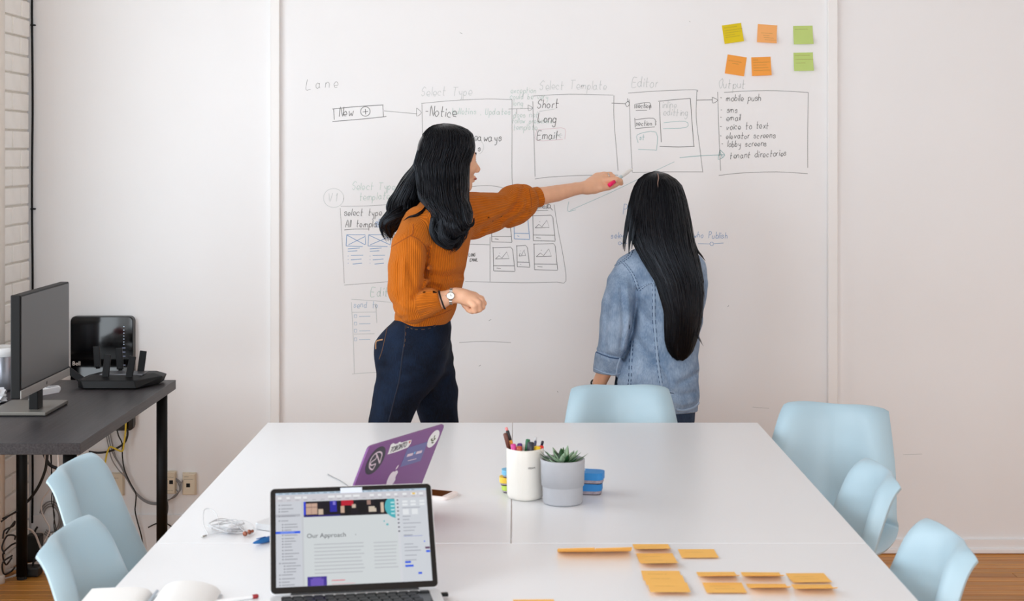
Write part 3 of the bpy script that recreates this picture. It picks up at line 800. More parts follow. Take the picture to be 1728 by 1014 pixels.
def surf_strip(name, bvh, px_pts, wid, m, parent, lift=0.0012, sub=5, dash=None, thick=0.0008):
    """a seam / strip lying on a surface: the path is found on the surface, then given width and thickness"""
    path = smooth_path([Vector((x, y, 0)) for x, y in px_pts], sub)
    pts = []
    for q in path:
        h, n = cast(bvh, q.x, q.y)
        if h is not None:
            if n.dot(h - EYEP) > 0: n = -n
            pts.append((h, n))
    o_ = parent.location if parent else Vector()
    if parent and parent.parent: o_ = parent.parent.location + parent.location
    V, Fc = [], []
    segs = [pts] if not dash else [pts[i:i + dash + 1] for i in range(0, len(pts) - 1, dash * 2)]
    for sg in segs:
        if len(sg) < 2: continue
        o = len(V); n = len(sg)
        for i, (h, nn) in enumerate(sg):
            t = (sg[min(i + 1, n - 1)][0] - sg[max(i - 1, 0)][0])
            t = t.normalized() if t.length > 1e-8 else Vector((1, 0, 0))
            s = t.cross(nn); s = s.normalized() * (wid / 2) if s.length > 1e-6 else Vector((0, 0, 0))
            for a, b in ((-1, -0.0006), (-0.6, lift), (0.6, lift), (1, -0.0006)):
                V.append(h + s * a + nn * b - o_)
        for i in range(n - 1):
            for k in range(3):
                a = o + 4 * i + k; Fc.append((a, a + 4, a + 5, a + 1))
    if not V: return None
    return link(name, mesh('strip', V, Fc), m, parent, smooth=True)

def fabric_rib(name, rgb, spacing, strength, rough=0.85):
    m = bpy.data.materials.new(name); m.use_nodes = True; nt = m.node_tree; b = nt.nodes['Principled BSDF']
    b.inputs['Roughness'].default_value = rough; b.inputs['Specular IOR Level'].default_value = 0.15
    b.inputs['Sheen Weight'].default_value = 0.25; b.inputs['Sheen Roughness'].default_value = 0.5
    b.inputs['Sheen Tint'].default_value = (1.0, 0.62, 0.3, 1)
    at = nt.nodes.new('ShaderNodeAttribute'); at.attribute_name = 'rib'
    mu = nt.nodes.new('ShaderNodeMath'); mu.operation = 'MULTIPLY'; mu.inputs[1].default_value = 2 * math.pi / spacing
    si = nt.nodes.new('ShaderNodeMath'); si.operation = 'SINE'
    nt.links.new(at.outputs['Fac'], mu.inputs[0]); nt.links.new(mu.outputs[0], si.inputs[0])
    tc = nt.nodes.new('ShaderNodeTexCoord'); n = nt.nodes.new('ShaderNodeTexNoise'); n.inputs['Scale'].default_value = 260; n.inputs['Detail'].default_value = 4
    nt.links.new(tc.outputs['Object'], n.inputs[0])
    ad = nt.nodes.new('ShaderNodeMath'); ad.operation = 'MULTIPLY_ADD'; ad.inputs[1].default_value = 1.1
    nt.links.new(n.outputs['Fac'], ad.inputs[0]); nt.links.new(si.outputs[0], ad.inputs[2])
    bp = nt.nodes.new('ShaderNodeBump'); bp.inputs['Strength'].default_value = strength; bp.inputs['Distance'].default_value = 0.002
    nt.links.new(ad.outputs[0], bp.inputs['Height']); nt.links.new(bp.outputs[0], b.inputs['Normal'])
    mr = nt.nodes.new('ShaderNodeMapRange'); mr.inputs['From Min'].default_value = -1; mr.inputs['To Min'].default_value = 0.86; mr.inputs['To Max'].default_value = 1.06
    nt.links.new(si.outputs[0], mr.inputs[0])
    v = nt.nodes.new('ShaderNodeVectorMath'); v.operation = 'SCALE'; v.inputs[0].default_value = lin(rgb)
    nt.links.new(mr.outputs[0], v.inputs['Scale']); nt.links.new(v.outputs[0], b.inputs['Base Color']); return m
def denim(name, light, dark, nscale=9, lo=0.35, hi=0.7):
    m = bpy.data.materials.new(name); m.use_nodes = True; nt = m.node_tree; b = nt.nodes['Principled BSDF']
    b.inputs['Roughness'].default_value = 0.85; b.inputs['Specular IOR Level'].default_value = 0.2
    tc = nt.nodes.new('ShaderNodeTexCoord')
    n = nt.nodes.new('ShaderNodeTexNoise'); n.inputs['Scale'].default_value = nscale; n.inputs['Detail'].default_value = 6; n.inputs['Roughness'].default_value = 0.6
    nt.links.new(tc.outputs['Object'], n.inputs[0])
    mp = nt.nodes.new('ShaderNodeMapping'); mp.inputs['Scale'].default_value = (420, 420, 60)
    nt.links.new(tc.outputs['Object'], mp.inputs[0])
    n2 = nt.nodes.new('ShaderNodeTexNoise'); n2.inputs['Scale'].default_value = 1.0; n2.inputs['Detail'].default_value = 3
    nt.links.new(mp.outputs[0], n2.inputs[0])
    ad = nt.nodes.new('ShaderNodeMath'); ad.operation = 'MULTIPLY_ADD'; ad.inputs[1].default_value = 0.45
    nt.links.new(n2.outputs['Fac'], ad.inputs[0]); nt.links.new(n.outputs['Fac'], ad.inputs[2])
    cr = nt.nodes.new('ShaderNodeValToRGB'); cr.color_ramp.elements[0].position = lo + 0.22; cr.color_ramp.elements[1].position = hi + 0.22
    cr.color_ramp.elements[0].color = (*lin(dark), 1); cr.color_ramp.elements[1].color = (*lin(light), 1)
    nt.links.new(ad.outputs[0], cr.inputs[0]); nt.links.new(cr.outputs[0], b.inputs['Base Color'])
    bp = nt.nodes.new('ShaderNodeBump'); bp.inputs['Strength'].default_value = 0.35; bp.inputs['Distance'].default_value = 0.001
    nt.links.new(n2.outputs['Fac'], bp.inputs['Height']); nt.links.new(bp.outputs[0], b.inputs['Normal']); return m
def hair_mat():
    m = bpy.data.materials.new('black_hair'); m.use_nodes = True; nt = m.node_tree; b = nt.nodes['Principled BSDF']
    b.inputs['Base Color'].default_value = (0.004, 0.004, 0.0055, 1); b.inputs['Roughness'].default_value = 0.27
    b.inputs['Specular IOR Level'].default_value = 0.38; b.inputs['Specular Tint'].default_value = (0.8, 0.88, 1.0, 1)
    return m
M_HAIR = hair_mat()
def skin_mat(name, rgb):
    m = mat(name, rgb, 0.5, noise=0.05, nscale=30, bump=0.08, bscale=260, spec=0.35)
    b = m.node_tree.nodes['Principled BSDF']
    b.inputs['Subsurface Weight'].default_value = 0.15; b.inputs['Subsurface Radius'].default_value = (0.010, 0.004, 0.002); return m
def strands(name, rows, n, m, parent, seed, rad=0.0011, wave=0.0, wl=0.07, r0=0.93, r1=1.03, th0=0.0, th1=2 * math.pi, spread=0.0, npt=26, start=0.0, ends=(0.9, 1.0), curl=0.0):
    """single hair strands running down a loft of ellipses; rows as in Field.loft, from the crown downwards"""
    rr = np.random.RandomState(seed)
    a = np.array(sorted(rows))[::-1]
    ln = np.concatenate([[0], np.cumsum(np.hypot(np.diff(a[:, 0]), np.diff(a[:, 3]) * 0.7 + np.diff(a[:, 1]) * 0.7))]); ln /= ln[-1]
    o_ = np.array(parent.location)
    th = th0 + (th1 - th0) * (np.arange(n) + rr.rand(n)) / n
    rk = r0 + (r1 - r0) * rr.rand(n)
    end = ends[0] + (ends[1] - ends[0]) * rr.rand(n) ** 0.7
    st = start * rr.rand(n)
    ph = rr.rand(n) * 6.28; ph2 = th * 3.1 + rr.randn(n) * 0.5; dr = rr.randn(n) * spread
    t = np.linspace(0, 1, npt)
    S = st[:, None] + (end - st)[:, None] * t[None]
    g = lambda c: np.interp(S, ln, a[:, c])
    z, cx, cy, hw, hd = g(0), g(1), g(2), g(3), g(4)
    # strands drift sideways a little, more so near the tips
    T_ = th[:, None] + dr[:, None] * S + 0.05 * np.sin(S * 9 + ph[:, None])
    amp = wave * np.clip((S - 0.45) / 0.55, 0, 1) ** 1.2
    x = cx + hw * rk[:, None] * np.cos(T_) + amp * np.sin(2 * math.pi * z / wl + ph2[:, None])
    y = cy + hd * rk[:, None] * np.sin(T_) + amp * 0.7 * np.cos(2 * math.pi * z / wl + ph2[:, None])
    z = z + curl * np.clip((S - 0.85) / 0.15, 0, 1) * np.sin(ph2)[:, None] + 0.002 * np.sin(S * 20 + ph[:, None])
    pts = np.stack([x, y, z], -1)
    tan = np.gradient(pts, axis=1); tan /= np.linalg.norm(tan, axis=2, keepdims=True) + 1e-9
    ref = np.stack([np.cos(T_), np.sin(T_), 0 * T_], -1)
    s1 = np.cross(tan, ref); s1 /= np.linalg.norm(s1, axis=2, keepdims=True) + 1e-9
    s2 = np.cross(s1, tan)
    w_ = rad * (0.7 + 0.6 * rr.rand(n))[:, None] * np.clip((1.02 - t) / 0.2, 0.12, 1)[None]
    ring = [pts + (math.cos(q) * s1 * 1.6 + math.sin(q) * s2) * w_[..., None] for q in (0.0, 2.094, 4.189)]
    V = np.stack(ring, 2).reshape(-1, 3) - o_
    i = np.arange(n)[:, None, None] * npt * 3; j = np.arange(npt - 1)[None, :, None] * 3; k = np.arange(3)[None, None, :]
    A = i + j + k; B = i + j + (k + 1) % 3
    Fq = np.stack([A, B, B + 3, A + 3], -1).reshape(-1, 4)
    return link(name, np_mesh(V, Fq), m, parent)

def lock(name, pts, rad, n, m, parent, seed, hair_r=0.0011, taper=0.25, npt=22, twist=0.0):
    """a lock of single strands along a path; pts are world points"""
    rr = np.random.RandomState(seed)
    path = np.array([tuple(q) for q in smooth_path(pts, 8)])
    tt = np.linspace(0, 1, len(path))
    t = np.linspace(0, 1, npt)
    ctr = np.stack([np.interp(t, tt, path[:, c]) for c in range(3)], -1)
    tan = np.gradient(ctr, axis=0); tan /= np.linalg.norm(tan, axis=1, keepdims=True)
    a = np.cross(tan, (0.1, 1, 0.05)); a /= np.linalg.norm(a, axis=1, keepdims=True) + 1e-9
    b = np.cross(tan, a)
    ang = rr.rand(n) * 6.283; rho = rad * np.sqrt(rr.rand(n))
    prof = (0.55 + 0.45 * np.sin(np.pi * np.clip(t * 1.15, 0, 1))) * (1 - (1 - taper) * t ** 2)
    A = ang[:, None] + twist * t[None]
    pts_ = ctr[None] + (rho[:, None] * prof[None])[..., None] * (np.cos(A)[..., None] * a[None] + np.sin(A)[..., None] * b[None])
    end = 0.82 + 0.18 * rr.rand(n)
    w_ = hair_r * (0.7 + 0.6 * rr.rand(n))[:, None] * np.clip((end[:, None] - t[None] + 0.03) / 0.15, 0.08, 1)
    ring = [pts_ + (math.cos(q) * a[None] + math.sin(q) * b[None]) * w_[..., None] for q in (0.0, 2.094, 4.189)]
    V = np.stack(ring, 2).reshape(-1, 3) - np.array(parent.location)
    i = np.arange(n)[:, None, None] * npt * 3; j = np.arange(npt - 1)[None, :, None] * 3; k = np.arange(3)[None, None, :]
    A = i + j + k; B = i + j + (k + 1) % 3
    return tag(link(name, np_mesh(V, np.stack([A, B, B + 3, A + 3], -1).reshape(-1, 4)), m, parent), kind='stuff')
# ================================================================ person pointing at the wall
Y1 = 5.25
def Q1(px, py, dY=0.0): return P(px, py, Y1 + dY)
def rows1(lst, Y0=Y1):
    """(py, centre px, half-width px, dY, half-depth m) -> loft rows"""
    out = []
    for py, c, w_, dY, dep in lst:
        p = P(c, py, Y0 + dY); out.append((p.z, p.x, p.y, w_ * (Y0 + dY) / F, dep))
    return out
SK1 = skin_mat('tan_skin', (232, 180, 148))
p1 = empty('person', (Q1(705, 600).x, Y1, 0)); tag(p1, 'person in burnt orange sweater and dark jeans pointing a marker at the wall', 'person')
# ---- body: one continuous mesh
HC = Q1(757, 259, 0.015)          # centre of the skull
yaw = R(24)
HM = np.array([[math.cos(yaw), -math.sin(yaw), 0], [math.sin(yaw), math.cos(yaw), 0], [0, 0, 1.0]])
def H1(f_, s_, u_): return np.array(HC) + HM @ np.array([f_, s_, u_])
def head(f, H, M, jaw=1.0):
    f.ell(H(-0.004, 0, 0.006), (0.094, 0.074, 0.090), M, 0.01)
    f.ell(H(0.034, 0, -0.045), (0.058, 0.057, 0.076), M, 0.03)
    f.cap(H(0.058, -0.012, -0.112), H(0.058, 0.012, -0.112), 0.020, 0.020, 0.025)
    for s in (-1, 1):
        f.cap(H(0.0, s * 0.052, -0.075), H(0.050, s * 0.022, -0.112), 0.016, 0.014, 0.025)
        f.ell(H(0.060, s * 0.040, -0.048), (0.024, 0.022, 0.022), M, 0.02)
        f.cap(H(0.078, s * 0.012, -0.012), H(0.066, s * 0.044, -0.010), 0.010, 0.009, 0.015)
        f.ell(H(-0.002, s * 0.076, -0.035), (0.017, 0.008, 0.030), M, 0.006)
        f.ell(H(0.099, s * 0.011, -0.060), (0.010, 0.008, 0.007), M, 0.006)
    f.cap(H(0.084, 0, -0.018), H(0.107, 0, -0.054), 0.008, 0.0105, 0.009)
    f.ell(H(0.086, 0, -0.0815), (0.013, 0.022, 0.0065), M, 0.005)
    f.ell(H(0.083, 0, -0.0935), (0.013, 0.019, 0.0070), M, 0.005)
b1 = Field()
head(b1, H1, HM)
b1.cap(H1(-0.03, 0, -0.07), Q1(738, 345, 0.01), 0.052, 0.056, 0.03)
b1.loft(rows1([(338, 742, 20, 0, .08), (360, 738, 42, 0, .13), (400, 736, 46, 0, .13), (450, 731, 44, 0, .12), (520, 719, 40, 0, .11), (560, 706, 38, 0, .11), (610, 700, 36, 0, .10), (640, 698, 26, 0, .08)]), 0.03)
for L in ([(692, 605, -.08, 32), (656, 712, -.09, 25), (646, 750, -.09, 25), (618, 890, -.06, 20), (600, 1000, -.05, 14)], [(712, 605, .08, 32), (742, 712, .09, 23), (748, 750, .09, 23), (752, 890, .10, 19), (758, 1000, .10, 14)]):
    b1.chain(Q1, L, 0.02)
b1.chain(Q1, [(704, 385, -.12, 24), (694, 440, -.17, 20), (700, 508, -.19, 17)], 0.03)
b1.chain(Q1, [(700, 508, -.19, 17), (720, 510, -.20, 16.5), (745, 506, -.215, 14.5), (758, 501, -.215, 12), (769, 498, -.215, 11.5)], 0.012)
# near hand: loosely closed, back of the hand towards the camera
b1.chain(Q1, [(769, 498, -.215, 11.5), (782, 501, -.222, 12.5), (797, 507, -.222, 12)], 0.012)
b1.chain(Q1, [(780, 497, -.205, 10), (800, 501, -.200, 9)], 0.012)
for fg in ([(794, 510, -.236, 6.5), (800, 515, -.245, 5.8), (801, 524, -.238, 5.0), (794, 525, -.222, 4.4)],
           [(799, 506, -.230, 6.5), (807, 511, -.238, 5.8), (809, 522, -.230, 5.0), (803, 525, -.212, 4.4)],
           [(802, 503, -.215, 6.3), (811, 507, -.222, 5.6), (814.5, 518, -.214, 4.8), (809, 523, -.198, 4.2)],
           [(803, 501, -.202, 6.0), (812, 504, -.204, 5.2), (817, 512, -.196, 4.4), (813, 518, -.184, 4.0)]):
    b1.chain(Q1, fg, 0.003)
b1.chain(Q1, [(781, 505, -.205, 8), (786, 515, -.200, 6), (791, 522, -.200, 5.2), (797, 526, -.205, 4.4)], 0.005)
# far arm, reaching to the board
b1.chain(Q1, [(775, 362, .10, 24), (850, 352, .23, 20), (880, 340, .27, 15), (905, 333, .30, 14.4), (914, 331, .308, 15.0), (940, 326, .34, 13.8), (972, 318.5, .38, 10.6), (990, 316, .40, 10.2)], 0.02)
b1.chain(Q1, [(990, 316, .40, 10.2), (1003, 311, .415, 12), (1014, 305.5, .425, 10.5)], 0.012)
b1.chain(Q1, [(996, 309, .425, 9), (1008, 300, .445, 8.5), (1014, 298, .45, 7)], 0.012)
b1.chain(Q1, [(992, 319, .395, 8), (1004, 319, .40, 7.5), (1013, 314, .41, 7)], 0.012)
for fg in ([(1013, 306, .415, 7), (1022, 304.5, .41, 5.4), (1040, 302.5, .408, 4.7), (1047, 305.5, .414, 4.2), (1048.5, 310, .42, 3.6)],
           [(1012, 301, .43, 6.5), (1021, 297.5, .43, 5.2), (1034, 298, .432, 4.5), (1038.5, 303, .44, 4.0)],
           [(1010, 297, .445, 6.0), (1019, 294.5, .448, 4.8), (1030, 294.2, .452, 4.2), (1035.5, 300, .458, 3.8)],
           [(1008, 298, .46, 5.2), (1018, 296, .468, 4.2), (1027, 298, .472, 3.7), (1031, 303, .474, 3.4)]):
    b1.chain(Q1, fg, 0.0035)
b1.chain(Q1, [(1002, 318.5, .402, 8), (1014, 317.5, .398, 6.2), (1027, 316, .406, 5.0), (1035, 313.5, .413, 4.4), (1041, 311.5, .42, 3.7)], 0.006)
surface('body', b1, 0.0032, SK1, p1, 2)
M_BROW = mat('dark_brow', (30, 22, 20), 0.7)
M_EYE = mat('eye_white', (225, 220, 215), 0.25); M_IRIS = mat('dark_iris', (30, 20, 14), 0.15); M_LIP = mat('rose_lip', (176, 96, 88), 0.45)
def face_bits(parent, H, M):
    o_ = Vector(parent.location)
    for s in (-1, 1):
        c = Vector(H(0.0765, s * 0.030, -0.028))
        me = lathe_me([(0.001, -0.0115), (0.0075, -0.0085), (0.0110, 0), (0.0075, 0.0085), (0.001, 0.0115)], 16)
        e = link('eye', me, M_EYE, parent, loc=c - o_, smooth=True)
        f = Vector(M @ np.array([1, 0, 0]))
        link('iris', lathe_me([(0.0055, 0.0), (0.004, 0.0015), (0.0005, 0.002)], 14), M_IRIS, e, loc=f * 0.0100, rot=f.to_track_quat('Z', 'Y').to_euler(), smooth=True)
        link('eyebrow', tube_me([Vector(H(0.0925, s * 0.014, -0.006)) - o_, Vector(H(0.0885, s * 0.030, 0.002)) - o_, Vector(H(0.073, s * 0.048, -0.004)) - o_], 0.0032, 6, 5, lambda t: 1 - 0.6 * t), M_BROW, parent, smooth=True)
        link('eyelashes', tube_me([Vector(H(0.0878, s * 0.018, -0.0265)) - o_, Vector(H(0.0880, s * 0.030, -0.0205)) - o_, Vector(H(0.079, s * 0.043, -0.0265)) - o_], 0.0013, 6, 5), M_BROW, parent, smooth=True)
    link('lips', tube_me([Vector(H(0.086, -0.022, -0.088)) - o_, Vector(H(0.0965, -0.010, -0.086)) - o_, Vector(H(0.0985, 0, -0.0875)) - o_, Vector(H(0.0965, 0.010, -0.086)) - o_, Vector(H(0.086, 0.022, -0.088)) - o_], 0.0042, 8, 5, lambda t: 0.3 + 0.7 * math.sin(math.pi * t)), M_LIP, parent, smooth=True)
face_bits(p1, H1, HM)
# ---- jeans
j1 = Field()
j1.loft(rows1([(536, 714, 45, 0, .135), (552, 709, 53, 0, .145), (575, 698, 62, 0, .155), (600, 697, 60, 0, .165), (630, 697, 52, 0, .16), (655, 697, 34, 0, .12)]), 0.04)
j1.ell(Q1(672, 594, -.075), (0.078, 0.085, 0.085), None, 0.04); j1.ell(Q1(674, 594, .075), (0.075, 0.085, 0.085), None, 0.04)
j1.chain(Q1, [(697, 600, -.085, 52), (671, 665, -.095, 41), (656, 712, -.10, 34), (646, 750, -.09, 30), (620, 890, -.06, 24), (602, 990, -.05, 20)], 0.035)
j1.chain(Q1, [(713, 600, .085, 52), (734, 665, .095, 39), (742, 712, .095, 31), (748, 750, .09, 29), (752, 890, .10, 23), (758, 990, .10, 20)], 0.035)
j1.disp.append(lambda p: waves(p, 0.0022, 0.05, [(0.25, 0.1, 1), (-0.35, 0.2, 0.9)]) * np.exp(-((p[:, 2] - 0.84) / 0.09) ** 2))
j1.disp.append(lambda p: waves(p, 0.0012, 0.08, [(0.8, 0.3, 0.6), (-0.6, 0.5, 0.7)]))
M_J1 = denim('dark_indigo_denim', (22, 38, 62), (8, 15, 29), 7)
J1, bj1 = surface('jeans', j1, 0.0042, M_J1, p1, 1)
M_ST1 = mat('tan_stitching', (104, 78, 56), 0.8)
M_SEAM = mat('dark_denim_seam', (10, 20, 40), 0.8)
surf_strip('side_seam', bj1, [(684, 548), (683, 572), (679, 600), (674, 640), (664, 680), (656, 712)], 0.006, M_SEAM, J1)
surf_strip('stitching', bj1, [(685.5, 549), (684, 572), (681, 590)], 0.0016, M_ST1, J1, 0.002, dash=2, sub=8)
pk = surf_strip('back_pocket', bj1, [(655, 549), (647, 548), (640, 552)], 0.004, M_SEAM, J1)
surf_strip('stitching', bj1, [(654.5, 549.5), (650, 570), (645, 592), (640, 606)], 0.0016, M_ST1, J1, 0.002)
surf_strip('stitching', bj1, [(639, 552), (648, 551), (655, 549.5)], 0.0016, M_ST1, J1, 0.002)
surf_strip('pocket_flash', bj1, [(634.5, 589), (635, 577), (640, 574), (646.5, 573)], 0.0055, mat('tan_pocket_thread', (176, 132, 92), 0.8), J1, 0.002)
surf_strip('front_pocket_seam', bj1, [(687, 550), (700, 554), (722, 553), (738, 546)], 0.003, M_SEAM, J1)
surf_strip('stitching', bj1, [(687, 552), (700, 556), (722, 555), (739, 548)], 0.0014, M_ST1, J1, 0.002, dash=2, sub=8)
surf_strip('fly_seam', bj1, [(757, 560), (752, 580), (744, 592)], 0.003, M_SEAM, J1)
surf_strip('waistband', bj1, [(659, 528), (657, 534), (655, 541), (656, 547)], 0.01, M_SEAM, J1)
# ---- sweater
s1 = Field()
s1.loft(rows1([(331, 750, 26, 0, .075), (343, 747, 44, .0, .12), (362, 742, 56, .0, .155), (400, 738, 57, .0, .158), (450, 732, 54, .0, .15), (490, 725, 53, .0, .15), (518, 719, 51, .0, .152), (534, 715, 49, .0, .148), (543, 713, 46, .0, .142)]), 0.012)
s1.chain(Q1, [(708, 378, -.10, 30), (694, 415, -.155, 33), (689, 450, -.175, 34), (689, 485, -.185, 35), (698, 511, -.19, 34)], 0.022)
s1.chain(Q1, [(698, 511, -.19, 34), (716, 508, -.205, 28), (729, 507, -.215, 22)], 0.014)
s1.chain(Q1, [(724, 507, -.213, 18.5), (748, 506, -.220, 17.2)], 0.006)
s1.chain(Q1, [(775, 364, .09, 41), (800, 363, .14, 40), (830, 358, .19, 33), (852, 354, .23, 31), (868, 346, .255, 34), (879, 340, .268, 30), (887, 338, .28, 21)], 0.022)
s1.chain(Q1, [(881, 325, .262, 14), (872, 331, .25, 20), (862, 352, .235, 25)], 0.010)
s1.chain(Q1, [(886, 337, .28, 17.6), (894, 335.5, .287, 17.4), (918, 331, .312, 17.4)], 0.004)
for pts_, r_, d_, ym in (([(721, 418), (718, 445), (715, 470), (710, 486)], 5, .014, 0), ([(698, 502), (711, 489), (728, 481), (741, 486)], 4.5, .012, 0), ([(706, 497), (718, 492), (732, 492), (738, 497)], 5, -.008, 0),
        ([(690, 452), (697, 478), (703, 492)], 4.5, .006, 0), ([(674, 440), (672, 480), (676, 505)], 5, .005, 0), ([(682, 440), (680, 480)], 4, -.004, 0), ([(664, 512), (680, 526), (700, 527)], 5, .006, 0), ([(678, 536), (700, 534), (722, 524)], 4, .005, 0),
        ([(720, 463), (745, 468), (777, 464)], 6, .010, 0.02), ([(724, 452), (750, 455), (780, 446)], 6, -.006, 0.02), ([(738, 437), (760, 430), (784, 424)], 6, .005, 0.02), ([(744, 478), (765, 476), (780, 470)], 5, -.005, 0.02), ([(700, 408), (712, 425), (716, 440)], 5, -.005, 0),
        ([(881, 316), (880, 332), (866, 354), (842, 369), (812, 386)], 5, .011, 0.28), ([(874, 318), (868, 338), (850, 356), (828, 366)], 6, -.007, 0.28), ([(891, 358), (868, 368), (852, 381)], 4.5, .008, 0.28), ([(884, 345), (872, 362), (850, 373)], 4.5, -.006, 0.28),
        ([(802, 395), (830, 384), (848, 374)], 5, .006, 0.22), ([(797, 345), (825, 344), (850, 338)], 6, .004, 0.22), ([(886, 322), (889, 340), (886, 354)], 3, .006, 0.30)):
    s1.disp.append(crease(pts_, r_, d_, Y1 + ym))
s1.cuts += [plane_cut(Q1(742.5, 506.5, -.219), Q1(769, 498, -.215) - Q1(730, 508, -.215), .06), plane_cut(Q1(911, 332, .305), Q1(940, 326, .34) - Q1(890, 337, .28), .06)]
s1.disp.append(lambda p: waves(p, 0.0026, 0.075, [(0.7, 0.2, 0.7), (-0.5, 0.4, 0.75), (0.2, 0.8, 0.5)]))
def rib_attr(V):
    dt = s1.one(s1.items[0], V)
    dR, dRf, dRc, dL, dL2, dLc = [s1.one(it, V) for it in s1.items[1:7]]; dL = np.minimum(dL, dL2)
    C = s1.items[0][1]; cx = np.interp(V[:, 2], C[0], C[1]); cy = np.interp(V[:, 2], C[0], C[2])
    tor = np.arctan2(-(V[:, 0] - cx), (V[:, 1] - cy)) * 0.135
    def around(A, B, r, e=(0, 1, 0)):
        A, B = np.array(A), np.array(B); ax = (B - A) / np.linalg.norm(B - A); e1 = np.cross(ax, e); e1 /= np.linalg.norm(e1); e2 = np.cross(ax, e1)
        q = V - A; return np.arctan2(q @ e1, -(q @ e2)) * r
    rR = around(Q1(690, 415, -.165), Q1(689, 490, -.185), 0.066)
    rRf = around(Q1(700, 511, -.19), Q1(742, 507, -.218), 0.05)
    rL = around(Q1(790, 364, .12), Q1(884, 338, .28), 0.062)
    best = np.argmin(np.stack([dt, dR, dRf, dRc, dL, dLc]), axis=0)
    return np.choose(best, [tor, rR, rRf, rRf * 0.7, rL, rL * 0.7])
M_SW = fabric_rib('burnt_orange_rib_knit', (196, 104, 22), 0.0072, 0.55)
SW, bs1 = surface('sweater', s1, 0.0036, M_SW, p1, 1, rib_attr)
M_SWD = mat('sweater_seam', (150, 74, 14), 0.9)
surf_strip('shoulder_seam', bs1, [(660, 417), (676, 407), (692, 398), (697, 393), (697, 378)], 0.004, M_SWD, SW, 0.001)
surf_strip('shoulder_seam', bs1, [(694, 398), (706, 404), (716, 414), (721, 425)], 0.004, M_SWD, SW, 0.001)
surf_strip('cuff_seam', bs1, [(893, 319), (896, 335), (896.5, 350)], 0.004, M_SWD, SW, 0.0005)
surf_strip('hem_seam', bs1, [(693, 541), (715, 538), (742, 531), (762, 522)], 0.004, M_SWD, SW, 0.0005)
# ---- hair
main1 = [(209.5, 752, 3, .01, .01), (212, 752, 20, .01, .045), (218, 755, 33, .01, .075), (228, 757, 42, .01, .095), (249, 755.5, 47, .01, .112), (277, 746.5, 46.5, .0, .118), (300, 748, 44, -.01, .118), (334, 750, 41, -.05, .115), (360, 759, 38, -.085, .10), (385, 758, 34, -.105, .085), (402, 757, 27, -.115, .068), (414, 757, 17, -.12, .05), (421, 757, 7, -.12, .025)]
rear1 = [(262, 722, 15, .03, .06), (280, 712, 16, .04, .07), (300, 700, 20, .04, .07), (320, 690, 22, .03, .068), (339, 681, 25, .02, .062), (357, 677, 24, .0, .055), (370, 664, 20, -.01, .045), (382, 657, 14, -.015, .035), (393, 657, 9, -.015, .022), (401, 659, 3, -.015, .01)]
h1 = Field()
def shrink(rows, k): return [(z, x, y, a * k, b * k) for z, x, y, a, b in rows]
h1.loft(shrink(rows1(main1), 0.965), 0.01); h1.loft(shrink(rows1(rear1), 0.9), 0.02)
h1.ell(H1(-0.008, 0, 0.012), (0.101, 0.084, 0.089), HM, 0.01)
h1.disp.append(lambda p: -0.0022 * np.sin(np.arctan2(p[:, 1] - HC.y, p[:, 0] - HC.x) * 34 + 3 * np.sin(p[:, 2] * 14)) * np.clip((1.62 - p[:, 2]) / 0.1, 0, 1))
# keep the face free of hair: cut the cap in front of the hairline
def facecut(p):
    q = (p - np.array(HC)) @ HM
    return -np.maximum(np.linalg.norm((q - np.array([0.115, 0.0, -0.070])) / np.array([1, 1.0, 1.25]), axis=1) - 0.078, -1) * 0.9
h1.cuts.append(lambda p: 0.078 - np.linalg.norm(((p - np.array(HC)) @ HM - np.array([0.118, 0.004, -0.060])) / np.array([1, 0.95, 1.25]), axis=1))
HA1, _ = surface('hair', h1, 0.0042, M_HAIR, p1, 1)
Hs = [strands('hair_strands', rows1(main1), 900, M_HAIR, p1, 1, 0.0013, wave=0.008, wl=0.11, r0=0.955, r1=1.025, th0=R(165), th1=R(350), curl=0.012),
      strands('hair_strands', rows1(main1), 300, M_HAIR, p1, 4, 0.0010, wave=0.013, wl=0.09, r0=0.98, r1=1.06, th0=R(150), th1=R(335), start=0.3, curl=0.02, ends=(0.8, 1.0)),
      strands('hair_strands', rows1(rear1), 420, M_HAIR, p1, 2, 0.0013, wave=0.010, wl=0.10, r0=0.88, r1=1.06, curl=0.015)]
for o in Hs: tag(o, kind='stuff')
# curling ends of the hair
def lk1(pts_, r_, n, seed, tw=1.0): lock('hair_lock', [Q1(*q) for q in pts_], r_, n, M_HAIR, p1, seed, 0.0012, twist=tw)
lk1([(712, 330, .0), (702, 348, -.05), (684, 360, -.10), (664, 367, -.13), (650, 377, -.13), (652, 391, -.12), (659, 401, -.11)], 0.012, 130, 11)
lk1([(700, 330, .0), (686, 345, -.03), (668, 356, -.06), (656, 366, -.07), (645, 372, -.07), (643, 383, -.07), (650, 390, -.07)], 0.012, 130, 12)
lk1([(690, 318, .02), (670, 332, .01), (657, 345, .0), (656, 358, .0), (664, 368, -.02)], 0.013, 120, 13)
lk1([(722, 340, -.09), (716, 353, -.13), (704, 362, -.155), (690, 366, -.165), (681, 372, -.17)], 0.006, 40, 14)
lk1([(731, 368, -.17), (729, 388, -.175), (736, 404, -.178), (748, 414, -.178), (760, 418, -.175), (768, 411, -.17)], 0.012, 130, 15)
lk1([(745, 372, -.18), (746, 394, -.186), (757, 408, -.188), (770, 407, -.182), (778, 398, -.175)], 0.014, 150, 16)
lk1([(778, 345, -.15), (783, 366, -.165), (789, 380, -.165), (798, 378, -.155), (800, 368, -.145)], 0.011, 110, 17)
lk1([(764, 366, -.18), (768, 384, -.186), (778, 393, -.182), (789, 388, -.175)], 0.013, 130, 18)
